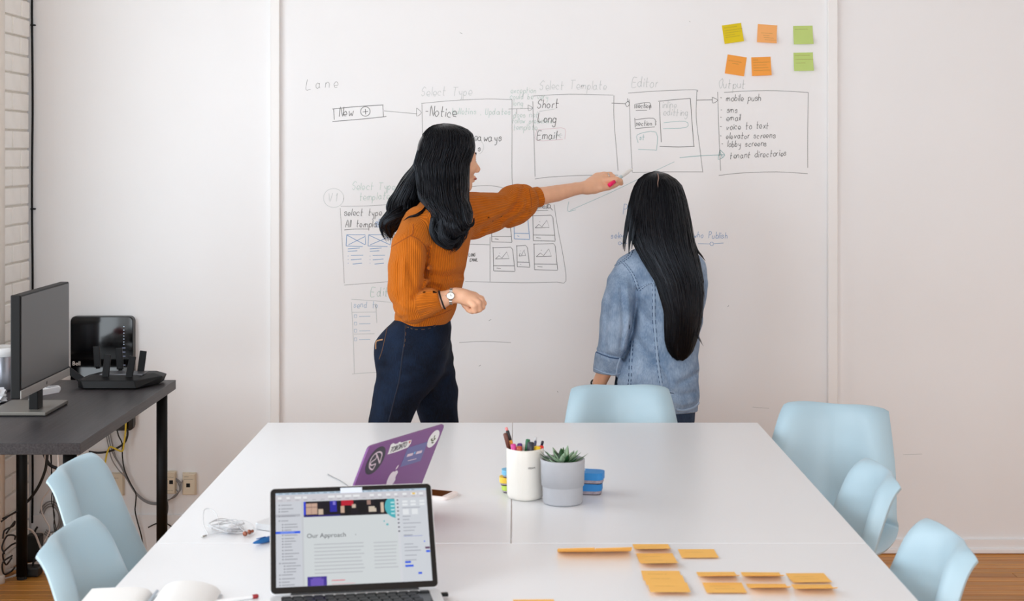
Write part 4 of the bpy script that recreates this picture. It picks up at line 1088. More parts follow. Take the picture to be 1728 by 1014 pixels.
lk1([(740, 388, -.18), (746, 404, -.184), (756, 415, -.18), (766, 416, -.175)], 0.010, 80, 19)
# ---- watch, hair tie, ring
M_STEELW = mat('polished_steel', (205, 203, 198), 0.22, metal=1.0); M_DIAL = mat('silver_dial', (232, 230, 224), 0.3); M_ELAS = mat('black_elastic', (12, 12, 13), 0.7)
def ringpath(c, ax, ra, rb, n=26, e=(0, 0, 1)):
    ax = Vector(ax).normalized(); u = (Vector(e) - ax * Vector(e).dot(ax)).normalized(); v = ax.cross(u)
    return [c + u * (ra * math.cos(2 * math.pi * i / n)) + v * (rb * math.sin(2 * math.pi * i / n)) for i in range(n + 1)]
arm_ax = Q1(769, 498, -.215) - Q1(745, 506, -.215)
wc = Q1(761, 500, -.215)
watch = empty('wrist_watch', (wc.x, wc.y, wc.z)); watch.parent = None
tag(watch, 'silver watch with a steel link band on the bent wrist', 'watch')
ax_w = (arm_ax.normalized() + Vector((0.0, 0, -0.35))).normalized()
path = ringpath(Vector((0, 0, 0)), ax_w, 0.0268, 0.0262, 30)
for i in range(30):
    a, b = path[i], path[i + 1]; mid = (a + b) / 2
    M = frame(mid, ax_w, mid)
    lk = link('band_link', box_me(0.011, 0.0048, 0.0022, 0.0008, 1), M_STEELW, watch); lk.matrix_local = M
face_dir = Vector((0.25, -0.85, 0.12)); face_dir = (face_dir - ax_w * face_dir.dot(ax_w)).normalized()
M = frame(face_dir * 0.0275, ax_w, face_dir)
cs = link('watch_case', lathe_me([(0.0125, -0.003), (0.0135, 0.0), (0.0130, 0.004), (0.0112, 0.0052)], 32), M_STEELW, watch, smooth=True); cs.matrix_local = M
link('dial', lathe_me([(0.0110, 0.0050), (0.0108, 0.0056)], 32), M_DIAL, cs)
link('hand', box_me(0.0008, 0.007, 0.0004, c=(0, 0.003, 0.0060)), M_ELAS, cs); link('hand', box_me(0.005, 0.0008, 0.0004, c=(0.0022, 0, 0.0060)), M_ELAS, cs)
link('crown', lathe_me([(0.0018, 0.0), (0.0018, 0.0025)], 10), M_STEELW, cs, loc=(-0.0135, 0, 0.0015), rot=(0, -math.pi / 2, 0))
tc_ = Q1(746, 506, -.215)
o = link('hair_tie', tube_me([q - tc_ for q in ringpath(tc_, arm_ax, 0.0308, 0.0306)], 0.0026, 8, 0), M_ELAS, loc=tc_, smooth=True)
tag(o, 'black elastic hair tie around the forearm beside the watch', 'hair tie')
rc = Q1(1027, 296, .431); f_ax = Q1(1034, 298, .432) - Q1(1021, 297.5, .43)
rg = empty('finger_ring', rc); tag(rg, 'thin silver ring on the pointing hand', 'ring')
link('band', tube_me(ringpath(Vector((0, 0.0, -0.0025)), f_ax + Vector((0, 0, 0.004)), 0.0112, 0.0112), 0.0012, 8, 0), M_STEELW, rg, smooth=True)
link('crossover', tube_me([(-0.004, -0.009, 0.004), (0.0, -0.0085, 0.0045), (0.004, -0.0115, -0.004)], 0.0013, 8, 3), M_STEELW, rg, smooth=True)
# ---- marker in the pointing hand
tip, capE = Q1(1067.5, 284.5, .47), Q1(1027.5, 313, .383)
ax = (tip - capE); Lm = ax.length
mk = empty('marker_pen', capE); mk.rotation_euler = ax.to_track_quat('Z', 'Y').to_euler()
tag(mk, 'white marker pen with bright pink cap held in the pointing hand', 'marker')
link('barrel', lathe_me([(0.0058, 0.03), (0.0066, 0.035), (0.0066, Lm - 0.030), (0.0056, Lm - 0.022), (0.0038, Lm - 0.006), (0.0030, Lm - 0.003)], 20), mat('white_marker_barrel', (236, 234, 230), 0.35), mk, smooth=True)
link('tip', lathe_me([(0.0024, Lm - 0.004), (0.0010, Lm)], 12), mat('pink_felt', (120, 40, 60), 0.8), mk)
link('cap', lathe_me([(0.0055, 0.0), (0.0078, 0.002), (0.0074, 0.032), (0.0060, 0.033)], 20), mat('hot_pink_cap', (255, 30, 105), 0.3), mk, smooth=True)
link('printed_band', lathe_me([(0.00672, 0.058), (0.00672, 0.074)], 20, cap=False), mat('pale_teal_print', (196, 212, 214), 0.4), mk, smooth=True)
# ---- shoes
M_SHOE = mat('black_ankle_boot_leather', (22, 20, 20), 0.4)
for (px, dY, dx) in ((602, -.05, .06), (758, .10, .06)):
    s = Field(); c = Q1(px, 990, dY); x, y = c.x, c.y
    s.cap((x - .02, y, .045), (x + .16, y, .034), .042, .030, .01); s.cap((x - .005, y, .05), (x, y, .13), .043, .042, .03)
    s.cuts.append(lambda p: -p[:, 2] + 0.002)
    surface('shoe', s, 0.006, M_SHOE, p1, 1)
# ================================================================ person in the denim jacket, seen from behind
Y2 = 5.50
def Q2(px, py, dY=0.0): return P(px, py, Y2 + dY)
def rows2(lst): return rows1(lst, Y2)
SK2 = skin_mat('light_tan_skin', (232, 184, 154))
p2 = empty('person', (Q2(1115, 600).x, Y2, 0)); tag(p2, 'person with very long straight black hair in a denim jacket, seen from behind', 'person')
HC2 = Q2(1110, 343, 0.03)
yaw2 = R(97)
HM2 = np.array([[math.cos(yaw2), -math.sin(yaw2), 0], [math.sin(yaw2), math.cos(yaw2), 0], [0, 0, 1.0]])
def H2(f_, s_, u_): return np.array(HC2) + HM2 @ np.array([f_, s_, u_])
b2 = Field(); head(b2, H2, HM2)
b2.cap(H2(-0.03, 0, -0.07), Q2(1112, 430, 0.02), 0.05, 0.054, 0.03)
b2.loft(rows2([(420, 1113, 22, .02, .05), (440, 1113, 52, .02, .07), (480, 1115, 52, .03, .09), (540, 1118, 46, .03, .085), (600, 1116, 48, .02, .09), (660, 1114, 52, .02, .10), (700, 1113, 50, .02, .09)]), 0.03)
b2.chain(Q2, [(1088, 690, .02, 26), (1090, 800, .03, 22), (1090, 900, .02, 18), (1090, 985, .04, 14)], 0.03)
b2.chain(Q2, [(1140, 690, .02, 26), (1143, 800, .03, 22), (1143, 900, .02, 18), (1143, 985, .04, 14)], 0.03)
b2.chain(Q2, [(1062, 452, .01, 20), (1044, 530, -.02, 17), (1032, 590, -.03, 15), (1022, 622, -.01, 13.5), (1012, 645, .03, 11.5), (1007, 658, .05, 10)], 0.02)
b2.chain(Q2, [(1007, 658, .05, 9), (1005, 672, .06, 10), (1005, 680, .06, 9)], 0.01)
for fg in ([(1000, 678, .065, 5), (997, 690, .06, 4.2), (999, 700, .05, 3.6)], [(1004, 681, .065, 5), (1002, 694, .06, 4.3), (1004, 705, .05, 3.6)], [(1008, 681, .065, 5), (1007, 694, .06, 4.2), (1008, 704, .05, 3.6)], [(1012, 679, .06, 4.6), (1012, 690, .055, 3.9), (1012, 699, .05, 3.4)], [(1010, 668, .04, 5), (1017, 678, .03, 4.3), (1019, 687, .03, 3.6)]):
    b2.chain(Q2, fg, 0.003)
b2.chain(Q2, [(1168, 455, .02, 15), (1170, 510, .04, 11), (1162, 562, .08, 10), (1148, 500, .20, 10), (1135, 440, .20, 9)], 0.02)
b2.chain(Q2, [(1135, 440, .20, 9), (1130, 420, .19, 10), (1128, 410, .18, 9)], 0.01)
for k in range(4): b2.chain(Q2, [(1122 + 4 * k, 412, .18, 4.4), (1121 + 4 * k, 400, .165, 4), (1121 + 4 * k, 392, .15, 3.4)], 0.003)
b2.chain(Q2, [(1140, 425, .19, 5), (1146, 412, .17, 4), (1147, 402, .155, 3.4)], 0.004)
surface('body', b2, 0.0042, SK2, p2, 2)
face_bits(p2, H2, HM2)
# ---- jeans
j2 = Field()
j2.loft(rows2([(640, 1114, 58, .02, .11), (680, 1112, 60, .02, .12), (710, 1113, 56, .02, .115), (735, 1114, 40, .02, .09)]), 0.03)
j2.chain(Q2, [(1086, 700, .02, 34), (1089, 800, .03, 28), (1090, 900, .02, 24), (1090, 975, .03, 21)], 0.02)
j2.chain(Q2, [(1141, 690, .02, 30), (1142, 800, .03, 27), (1143, 900, .02, 24), (1143, 975, .03, 21)], 0.02)
surface('jeans', j2, 0.007, denim('mid_blue_denim', (58, 78, 104), (32, 46, 68), 8), p2, 1)
# ---- jacket
k2 = Field()
k2.loft(rows2([(412, 1110, 26, .02, .05), (422, 1110, 44, .02, .065), (436, 1112, 62, .02, .082), (455, 1114, 69, .02, .095), (490, 1117, 66, .025, .105), (540, 1122, 60, .03, .105), (590, 1116, 63, .025, .105), (630, 1108, 71, .02, .115), (670, 1105, 75, .02, .125), (688, 1105, 73, .02, .125), (697, 1105, 72, .02, .123)]), 0.012)
k2.chain(Q2, [(1060, 452, .01, 22), (1050, 480, -.005, 26), (1044, 515, -.02, 29), (1041, 545, -.025, 29), (1036, 580, -.03, 26), (1029, 604, -.02, 24)], 0.018)
k2.chain(Q2, [(1028.5, 600, -.022, 25.2), (1025.5, 625, -.005, 24.2)], 0.002)
k2.chain(Q2, [(1168, 450, .02, 23), (1175, 478, .025, 20), (1173, 512, .03, 17), (1168, 545, .04, 16), (1163, 572, .07, 14), (1150, 560, .13, 16)], 0.015)
for pts_, r_, d_ in (([(1076, 488), (1074, 515), (1069, 558), (1060, 585), (1052, 605)], 4.5, .014), ([(1077, 509), (1086, 532), (1100, 552)], 4.5, .007), ([(1080, 498), (1092, 508), (1100, 530)], 5, -.006), ([(1075, 574), (1088, 592), (1103, 613)], 4, .006), ([(1080, 566), (1094, 584), (1108, 600)], 4, -.004),
        ([(1049, 490), (1052, 550), (1046, 596)], 4, .007), ([(1040, 470), (1036, 530), (1030, 590)], 5, -.004), ([(1058, 480), (1062, 530), (1056, 590)], 4, -.005), ([(1026, 500), (1022, 560), (1020, 590)], 4, .004), ([(1112, 612), (1122, 628), (1132, 648)], 4, .006), ([(1146, 647), (1160, 640), (1175, 630)], 4.5, .006), ([(1125, 660), (1150, 668), (1172, 662)], 5, .005),
        ([(1130, 675), (1150, 684), (1170, 678)], 4, -.004), ([(1085, 610), (1078, 640), (1072, 660)], 4, .005), ([(1008, 592), (1022, 598), (1040, 602), (1052, 602)], 2.6, .006), ([(1188, 530), (1178, 536)], 4, .006), ([(1184, 552), (1172, 558)], 4, .006), ([(1088, 440), (1096, 455), (1100, 470)], 5, .003)):
    k2.disp.append(crease(pts_, r_, d_, Y2 + 0.04))
_pc = plane_cut(Q2(1024.5, 630, -.005), (-0.12, 0.0, -1.0), .075); _xl = Q2(1040, 630).x
k2.cuts.append(lambda p: np.where(p[:, 0] < _xl, _pc(p), -1.0))
k2.disp.append(lambda p: waves(p, 0.0022, 0.06, [(0.8, 0.1, 0.6), (-0.6, 0.4, 0.7), (0.3, 0.7, 0.65)]))
lo_hem = Q2(1105, 696).z
k2.cuts.append(lambda p: (lo_hem + 0.008 * np.sin((p[:, 0] - Q2(1105, 690).x) * 9 + 1.2)) - p[:, 2])
M_JK = denim('washed_denim', (162, 182, 206), (106, 131, 161), 10, 0.32, 0.68)
JK, bj2 = surface('denim_jacket', k2, 0.0036, M_JK, p2, 1)
M_SEAML = mat('pale_denim_seam', (150, 172, 198), 0.85); M_SEAMD = mat('dark_denim_stitch', (64, 86, 118), 0.85)
def seam(pts_, wid=0.011, label='seam'):
    surf_strip(label, bj2, pts_, wid, M_SEAML, JK, 0.0022)
    for s in (-1, 1): surf_strip('stitching', bj2, [(x + s * 2.2, y) for x, y in pts_], 0.0022, M_SEAMD, JK, 0.0026, dash=1, sub=7)
seam([(1103, 472), (1103.5, 500), (1104, 540), (1108, 590), (1112, 625), (1117, 655)])
seam([(1050, 441), (1060, 452), (1070, 468), (1077, 488)])
seam([(1078, 490), (1090, 481), (1104, 477)], 0.009)
seam([(1067, 575), (1065, 600), (1063, 640), (1061, 660)], 0.007)
seam([(1033, 449), (1042, 446), (1051, 441), (1062, 432), (1068, 420)], 0.007)
surf_strip('stitching', bj2, [(1052, 446), (1061, 456), (1069, 470), (1075, 489)], 0.0018, M_SEAMD, JK, 0.0024, dash=1, sub=8)
surf_strip('cuff_fold', bj2, [(1006, 594), (1018, 599), (1034, 604), (1050, 605)], 0.006, M_SEAMD, JK, 0.0006)
surf_strip('cuff_fold', bj2, [(1003, 622), (1016, 628), (1034, 632), (1046, 630)], 0.006, M_SEAML, JK, 0.002)
surf_strip('cuff_tab', bj2, [(1046, 605), (1042, 618), (1040, 631)], 0.008, M_SEAML, JK, 0.003)
surf_strip('hem', bj2, [(1141, 691.5), (1152, 693), (1164, 690.5), (1172, 687), (1179, 680)], 0.010, M_SEAML, JK, 0.003)
# ---- hair
main2 = [(290, 1107, 3, .03, .01), (292.5, 1107, 15, .03, .04), (299.5, 1108, 28, .03, .07), (313, 1110, 38.5, .03, .095), (333, 1110, 46, .025, .112), (361, 1111, 50.5, .01, .118), (395, 1115, 53, -.02, .11), (415, 1121, 50, -.04, .098), (440, 1132, 47, -.065, .078), (474, 1146, 40, -.085, .06), (499, 1150, 36.5, -.09, .052), (527, 1153, 31, -.09, .047), (555, 1151, 28.5, -.085, .042), (575, 1149, 26, -.08, .038), (592, 1148, 21, -.08, .03), (603, 1148, 13, -.08, .02), (608, 1148, 5, -.08, .01)]
h2 = Field(); h2.loft(shrink(rows2(main2), 0.965), 0.01)
h2.disp.append(lambda p: -0.0022 * np.sin((p[:, 0] - HC2.x) * 330 + 2 * np.sin(p[:, 2] * 9)) * np.clip((1.44 - p[:, 2]) / 0.15, 0, 1))
h2.cuts.append(lambda p: 0.075 - np.linalg.norm(((p - np.array(HC2)) @ HM2 - np.array([0.130, 0.0, -0.055])) / np.array([1, 0.95, 1.35]), axis=1))
# the parting: a fine groove from the crown down the back of the head
surface('hair', h2, 0.0045, M_HAIR, p2, 1)
for o in (strands('hair_strands', rows2(main2), 1300, M_HAIR, p2, 21, 0.0012, r0=0.965, r1=1.02, th0=R(172), th1=R(368), wave=0.002, wl=0.3, ends=(0.9, 1.0), spread=0.04),
          strands('hair_strands', rows2(main2), 160, M_HAIR, p2, 22, 0.0007, r0=1.0, r1=1.05, th0=R(180), th1=R(360), wave=0.004, wl=0.3, ends=(0.85, 1.02), spread=0.1)): tag(o, kind='stuff')
def lk2(pts_, r_, n, seed, hr=0.001): lock('hair_lock', [Q2(*q) for q in pts_], r_, n, M_HAIR, p2, seed, hr)
lk2([(1072, 318, .0), (1064, 345, -.02), (1060, 375, -.03), (1056, 400, -.04), (1054, 424, -.045)], 0.010, 70, 31)
lk2([(1076, 330, -.02), (1069, 360, -.05), (1064, 390, -.06), (1062, 410, -.065), (1061, 428, -.07)], 0.010, 60, 32)
lk2([(1080, 345, -.05), (1073, 375, -.075), (1068, 400, -.085), (1066, 420, -.09)], 0.008, 50, 33)
lk2([(1066, 340, .01), (1059, 365, .0), (1055, 390, -.01), (1052, 410, -.015), (1052, 421, -.02)], 0.006, 40, 34)
lk2([(1160, 360, .0), (1167, 395, -.03), (1175, 420, -.05), (1184, 432, -.05), (1190, 440, -.05)], 0.005, 30, 35)
lk2([(1158, 350, .0), (1163, 380, -.02), (1170, 410, -.04), (1176, 432, -.05), (1180, 450, -.06)], 0.007, 40, 36)
lk2([(1162, 545, -.10), (1172, 560, -.11), (1180, 572, -.11), (1187, 584, -.11)], 0.006, 10, 37, 0.0005)
surf_part = lock('hair_parting', [Q2(1110, 293, -.02), Q2(1111, 300, -.055), Q2(1110, 308, -.075), Q2(1110.5, 316, -.088)], 0.0022, 14, mat('scalp', (150, 118, 104), 0.7), p2, 41, 0.0008)
# bracelet
bc = Q2(1010, 649, .037)
o = link('bracelet', tube_me([q - bc for q in ringpath(bc, Q2(1007, 658, .05) - Q2(1012, 645, .03), 0.0275, 0.0275)], 0.003, 8, 0), M_ELAS, loc=bc, smooth=True)
tag(o, 'black band on the wrist hanging beside the centre chair', 'bracelet')
for (px, dY) in ((1090, .03), (1143, .03)):
    s = Field(); c = Q2(px, 980, dY); x, y = c.x, c.y
    s.cap((x, y - .03, .04), (x, y + .15, .032), .040, .030, .01); s.cap((x, y - .01, .05), (x, y, .10), .041, .040, .03)
    s.cuts.append(lambda p: -p[:, 2] + 0.002)
    surface('shoe', s, 0.006, M_SHOE, p2, 1)
# ================================================================ laptops
M_ALU = mat('silver_aluminium', (224, 225, 227), 0.38, metal=0.35)
M_BEZEL = mat('black_glass_bezel', (10, 10, 11), 0.18)
M_KEY = mat('black_key_plastic', (16, 16, 17), 0.45)
M_HINGE = mat('dark_hinge', (40, 40, 42), 0.4)
def emat(rgb):
    n = 'screen_%02x%02x%02x' % tuple(rgb)
    return mat(n, (0, 0, 0), 0.35, spec=0.3, emit=rgb, estr=1.0)
def rect_me(list_):
    """list of (x0,y0,x1,y1,z,material index)"""
    V, Fc, MI = [], [], []
    for x0, y0, x1, y1, z, mi in list_:
        o = len(V); V += [(x0, y0, z), (x1, y0, z), (x1, y1, z), (x0, y1, z)]; Fc.append((o, o + 1, o + 2, o + 3)); MI.append(mi)
    me = mesh('rects', V, Fc); me.polygons.foreach_set('material_index', MI); return me
def lid_matrix(t): s_, c_ = math.sin(t), math.cos(t); return Matrix(((1, 0, 0, 0), (0, s_, -c_, 0), (0, c_, s_, 0), (0, 0, 0, 1)))
LW, LH = 0.314, 0.214
def laptop(loc, th, t, label, keys=True, lidmat=None):
    e = empty('laptop', loc, th); tag(e, label, 'laptop')
    link('base', prism_me([(x, y - 0.1085) for x, y in rrect(LW, 0.217, 0.012)], 0.0015, 0.0145, 0.0015), M_ALU, e)
    for sx in (-1, 1):
        for y in (-0.02, -0.20): link('foot', lathe_me([(0.007, 0), (0.006, 0.0018)], 14), M_RUBBER, e, loc=(sx * 0.135, y, 0))
    link('hinge', box_me(0.24, 0.012, 0.010, 0.003, 2, c=(0, 0.002, 0.0125)), M_HINGE, e)
    M = Matrix.Translation((0, 0.0, 0.016)) @ lid_matrix(t)
    lid = link('lid', prism_me([(x, y + LH / 2) for x, y in rrect(LW, LH, 0.010)], -0.0045, 0.0, 0.001), lidmat or M_ALU, e); lid.matrix_local = M
    bz = link('bezel', prism_me([(x, y + LH / 2) for x, y in rrect(LW - 0.003, LH - 0.003, 0.0085)], 0.0, 0.0008), M_BEZEL, e); bz.matrix_local = M
    if keys:
        kb = link('keyboard_well', box_me(0.274, 0.104, 0.001, c=(0, -0.068, 0.0146)), M_BEZEL, e)
        kme = prism_me(rrect(0.0158, 0.0158, 0.002, 3), 0.0, 0.0022, 0.0004); kme.materials.append(M_KEY)
        fme = prism_me(rrect(0.0165, 0.0085, 0.0015, 3), 0.0, 0.0022, 0.0004); fme.materials.append(M_KEY)
        sme = prism_me(rrect(0.108, 0.0158, 0.002, 3), 0.0, 0.0022, 0.0004); sme.materials.append(M_KEY)
        def key(me, x, y):
            k = bpy.data.objects.new('key', me); COL.objects.link(k); k.parent = e; k.location = (x, y, 0.0151)
        for i in range(14): key(fme, -0.1275 + i * 0.0196, -0.0215)
        for r_ in range(4):
            for i in range(13): key(kme, -0.1255 + i * 0.0190 + (0.0045 * r_ if r_ < 3 else 0.009), -0.0370 - r_ * 0.0187)
        key(sme, -0.01, -0.1118)
        for x in (-0.126, -0.107, -0.088, 0.070, 0.089, 0.108, 0.127): key(kme, x, -0.1118)
        link('trackpad', prism_me([(x, y - 0.166) for x, y in rrect(0.105, 0.075, 0.004)], 0.0145, 0.0149), mat('trackpad_glass', (190, 191, 193), 0.3, metal=0.4), e)
    return e, M
lap, LM = laptop((-0.3005, 2.8773, TZ), 0.1658, 0.6587, 'open silver laptop with a lit screen showing a document, nearest the camera')
SW_, SH_ = LW - 0.0225, LH - 0.0245
scr = link('screen', rect_me([(0, 0, SW_, SH_, 0, 0)]), emat((201, 206, 208)), lap)
scr.matrix_local = LM @ Matrix.Translation((-SW_ / 2, 0.0135, 0.0011))
def screen_art():
    cols, items = [], []
    def c(rgb):
        if rgb not in cols: cols.append(rgb)
        return cols.index(rgb)
    def r(x0, y0, x1, y1, rgb, z=1): items.append((x0 * SW_, (1 - y1) * SH_, x1 * SW_, (1 - y0) * SH_, 0.00006 * z, c(rgb)))
    rr = random.Random(5)
    r(0, 0, 1, .022, (178, 196, 212)); r(0, .022, 1, .098, (197, 196, 202))
    for i in range(22): x = .02 + i * .042; r(x, .007, x + rr.uniform(.015, .032), .014, (110, 130, 150), 2)
    for i in range(18):
        x = .015 + i * .055
        if rr.random() < .8: r(x, .045, x + rr.uniform(.02, .045), .068, (224, 226, 228), 2)
        r(x + .005, .08, x + .03, .087, (165, 165, 172), 2)
    r(.905, .045, .925, .065, (226, 190, 96), 3)
    r(0, .098, .168, 1, (196, 199, 206)); r(.168, .098, .18, 1, (190, 193, 198))
    r(0, .235, .160, .262, (172, 174, 182), 2)
    for k, y in enumerate((.13, .17, .2, .25, .30, .34, .37, .40, .455, .49, .52, .55, .58, .615, .65, .68, .71, .75, .78, .81, .84, .87, .91, .945, .975)):
        x = .02 + (.02 if 4 < k < 17 else .0) + (.03 if 17 < k < 21 else 0); r(x + .015, y, x + rr.uniform(.06, .11), y + .008, (140, 142, 150), 3); r(x, y - .002, x + .008, y + .01, (120, 122, 132), 3)
    r(0, .418, .158, .442, (28, 84, 220), 3); r(.03, .427, .12, .433, (150, 180, 240), 4)
    # picture strip
    r(.182, .103, .782, .272, (20, 16, 26)); r(.182, .103, .196, .25, (44, 62, 200), 2); r(.182, .255, .42, .272, (40, 34, 110), 2)
    r(.198, .125, .272, .245, (190, 158, 140), 3); r(.198, .165, .272, .170, (80, 60, 60), 4); r(.232, .125, .235, .245, (150, 120, 110), 4)
    r(.278, .19, .31, .25, (196, 176, 156), 3); r(.355, .103, .40, .225, (40, 38, 150), 3); r(.375, .11, .392, .15, (120, 110, 200), 4)
    r(.43, .103, .51, .165, (178, 26, 48), 3); r(.425, .165, .45, .24, (190, 160, 140), 3); r(.50, .15, .525, .19, (196, 178, 160), 3)
    r(.45, .16, .49, .262, (10, 8, 12), 5); r(.54, .13, .60, .245, (12, 10, 16), 4); r(.61, .18, .66, .24, (196, 182, 166), 3); r(.60, .11, .625, .16, (150, 120, 110), 3)
    r(.69, .14, .71, .25, (200, 180, 160), 3); r(.65, .112, .68, .2, (14, 12, 18), 5)
    # text columns
    for k in range(9): y = .565 + k * .0378; r(.245, y, .245 + rr.uniform(.30, .325), y + .010, (176, 179, 184), 2)
    for k in range(8): y = .57 + k * .0378; r(.632, y, .632 + rr.uniform(.14, .158), y + .010, (178, 181, 186), 2)
    r(.198, .905, .322, 1.0, (62, 48, 140), 2); r(.218, .93, .302, 1.0, (104, 82, 176), 3); r(.232, .918, .288, .932, (104, 82, 176), 3)
    r(.352, .948, .438, .957, (210, 110, 120), 2); r(.352, .985, .50, .992, (214, 170, 176), 2); r(.515, .475, .52, .482, (90, 92, 96), 2)
    # right panel
    r(.795, .098, .812, 1, (204, 206, 212)); r(.812, .098, 1, 1, (199, 203, 209))
    for y in (.115, .155, .195, .235, .28, .325, .365, .41, .455): r(.798, y, .809, y + .016, (88, 90, 98), 3)
    for y in (.13, .165): 
        for x in (.835, .89, .95): r(x, y, x + .035, y + .022, (222, 225, 228), 2)
    for x in (.835, .895): r(x, .225, x + .04, .285, (220, 223, 226), 2)
    for k, y in enumerate((.205, .30, .335, .375, .42, .455, .60, .635, .67, .72, .77)): r(.832, y, .832 + rr.uniform(.04, .12), y + .009, (160, 163, 172), 2)
    r(.832, .518, .955, .522, (90, 110, 190), 2); r(.832, .505, .89, .512, (120, 124, 140), 2)
    r(.968, .64, .998, .662, (96, 62, 92), 3); r(.972, .678, .998, .70, (46, 92, 220), 3); r(.962, .575, .970, .588, (46, 92, 220), 3)
    r(.830, .785, .868, .806, (34, 84, 214), 3); r(.830, .825, .884, .846, (34, 84, 214), 3); r(.912, .905, .936, .926, (34, 84, 214), 3)
    me = rect_me(items)
    for q in cols: me.materials.append(emat(q))
    return me
link('interface_graphics', screen_art(), None, scr)
tm = text_me('Our Approach', 0.0125, 0.0); o = link('heading_text', tm, emat((60, 62, 70)), scr, loc=(0.327 * SW_, (1 - 0.478) * SH_, 0.0003))
# teal disc cut off at the page edge
V = [(0.785 * SW_, (1 - .11) * SH_, 0)] + [((0.802 + 0.085 * math.cos(a)) * SW_, (1 - .19) * SH_ + 0.085 * SW_ * math.sin(a) * 1.0, 0) for a in [R(120 + 138 * i / 24) for i in range(25)]]
V = [(min(x, .785 * SW_), min(y, (1 - .104) * SH_), z) for x, y, z in V] + [(0.785 * SW_, (1 - .385) * SH_, 0)]
link('teal_disc', mesh('disc', V, [tuple(range(len(V)))]), emat((74, 168, 178)), scr, loc=(0, 0, 0.0004))
for (x, y, q) in ((.728, .385, .008), (.708, .348, .005)):
    link('teal_dot', mesh('dot', [(x * SW_ + q * SW_ * math.cos(R(20 * i)), (1 - y) * SH_ + q * SW_ * math.sin(R(20 * i)), 0) for i in range(18)], [tuple(range(18))]), emat((92, 172, 180)), scr, loc=(0, 0, 0.0004))
for k in range(4): link('disc_lettering', rect_me([(.757 * SW_, (1 - .155 - .04 * k) * SH_, .782 * SW_, (1 - .14 - .04 * k) * SH_, 0.0005, 0)]), emat((180, 220, 222)), scr)
tp = link('camera_tape', box_me(0.0420, 0.0108, 0.0006, 0.0002, 1, c=(0.0, LH - 0.0098, 0.0012)), mat('white_paper_tape', (214, 222, 236), 0.7), lap); tp.matrix_local = LM
o = link('usb_plug', box_me(0.014, 0.012, 0.006, 0.0015, 2), M_BLACK, loc=Vector((-0.3005, 2.8773, TZ)) + Matrix.Rotation(0.1658, 3, 'Z') @ Vector((0.165, -0.022, 0.0085)), rot=(0, 0, 0.1658))
tag(o, 'small black plug in the right side of the nearest laptop', 'plug')

# the purple laptop, seen from behind its lid
PTH, PTL = 1.0781, 0.4126
M_PURP = mat('purple_laptop_cover', (122, 68, 132), 0.42, noise=0.03, nscale=5)
N0 = Vector((-0.3916, 3.3169)); dv = Vector((math.cos(PTH), math.sin(PTH))); cc = N0 + dv * 0.157
# in its own frame the keyboard faces +n, so turn it round by 180 degrees
pl_, PM = laptop((cc.x, cc.y, TZ), PTH + math.pi, PTL, 'laptop with a purple lid covered in stickers, on the far left table', True, M_PURP)
bpy.context.view_layer.update()
PW4 = pl_.matrix_world @ PM
PWi = PW4.inverted()
def lid_xy(px, py):
    """where the sight line meets the outside of the purple lid, in lid coordinates"""
    a = PWi @ EYEP; b = PWi @ P(px, py, 3.0); d = b - a; t = (-0.0047 - a.z) / d.z; q = a + d * t; return Vector((q.x, q.y))
def sticker(name, poly, m, h=0.0004, base=0.0046):
    me = prism_me([(x, y) for x, y in poly], -base - h, -base); o = link(name, me, m, pl_); o.matrix_local = PM; return o
def C6(u, v): return lid_xy(590 + u / 7.51, 715 + v / 7.51)
def ring2(c, r, n=36): return [(c.x + r * math.cos(2 * math.pi * i / n), c.y + r * math.sin(2 * math.pi * i / n)) for i in range(n)]
M_WST = mat('white_vinyl_sticker', (238, 238, 236), 0.45); M_DST = mat('charcoal_vinyl_sticker', (54, 50, 62), 0.5); M_BST = mat('slate_blue_sticker', (108, 108, 160), 0.5)
M_LST = mat('grey_sticker_print', (84, 84, 90), 0.6); M_PST = mat('pinkish_sticker_print', (222, 200, 212), 0.5)
def lid_lines(name, polys, wid, m, z=0.0052, sm=True):
    V, Fc = [], []
    for pl in polys:
        pts = [Vector((q.x, q.y, 0)) for q in pl]
        if sm and len(pts) > 2: pts = smooth_path(pts, 4)
        n = len(pts); o = len(V)
        for i, p in enumerate(pts):
            t = (pts[min(i + 1, n - 1)] - pts[max(i - 1, 0)]).normalized(); s = Vector((-t.y, t.x, 0)) * wid / 2
            for q in (p + s, p - s): V.append((q.x, q.y, -z))
        for i in range(n - 1): a = o + 2 * i; Fc.append((a, a + 1, a + 3, a + 2))
    o = link(name, mesh('lines', V, Fc), m, pl_); o.matrix_local = PM; return o
sticker('round_dark_sticker', ring2(C6(327, 465), 0.034), M_DST)
lid_lines('sticker_emblem', [[C6(*q) for q in pl] for pl in ([(250, 500), (275, 435), (330, 372), (385, 356), (408, 385), (395, 440), (377, 500)], [(332, 372), (350, 410), (362, 445), (377, 500)], [(250, 500), (250, 552), (285, 580), (308, 550), (325, 508), (272, 525), (266, 492), (330, 440), (345, 392)])], 0.0035, M_PST)
sticker('city_name_sticker', [tuple(C6(*q)) for q in ((482, 388), (505, 320), (520, 268), (552, 245), (580, 256), (610, 248), (635, 226), (655, 238), (745, 210), (786, 204), (772, 250), (735, 300), (600, 352))][::-1], M_WST)
A, B = C6(525, 352), C6(728, 275)
tme = text_me('TORONTO', 0.021, 0.0003)
ang = math.atan2((B - A).y, (B - A).x)
c_ = C6(620, 297)
wt = max(v.co.x for v in tme.vertices) - min(v.co.x for v in tme.vertices)
o = link('sticker_lettering', tme, M_LST, pl_)
o.matrix_local = PM @ Matrix.Translation((c_.x, c_.y, -0.0055)) @ Matrix.Rotation(math.pi, 4, 'Y') @ Matrix.Rotation(math.pi - ang, 4, 'Z') @ Matrix.Diagonal(((B - A).length / wt, 1, 1, 1))
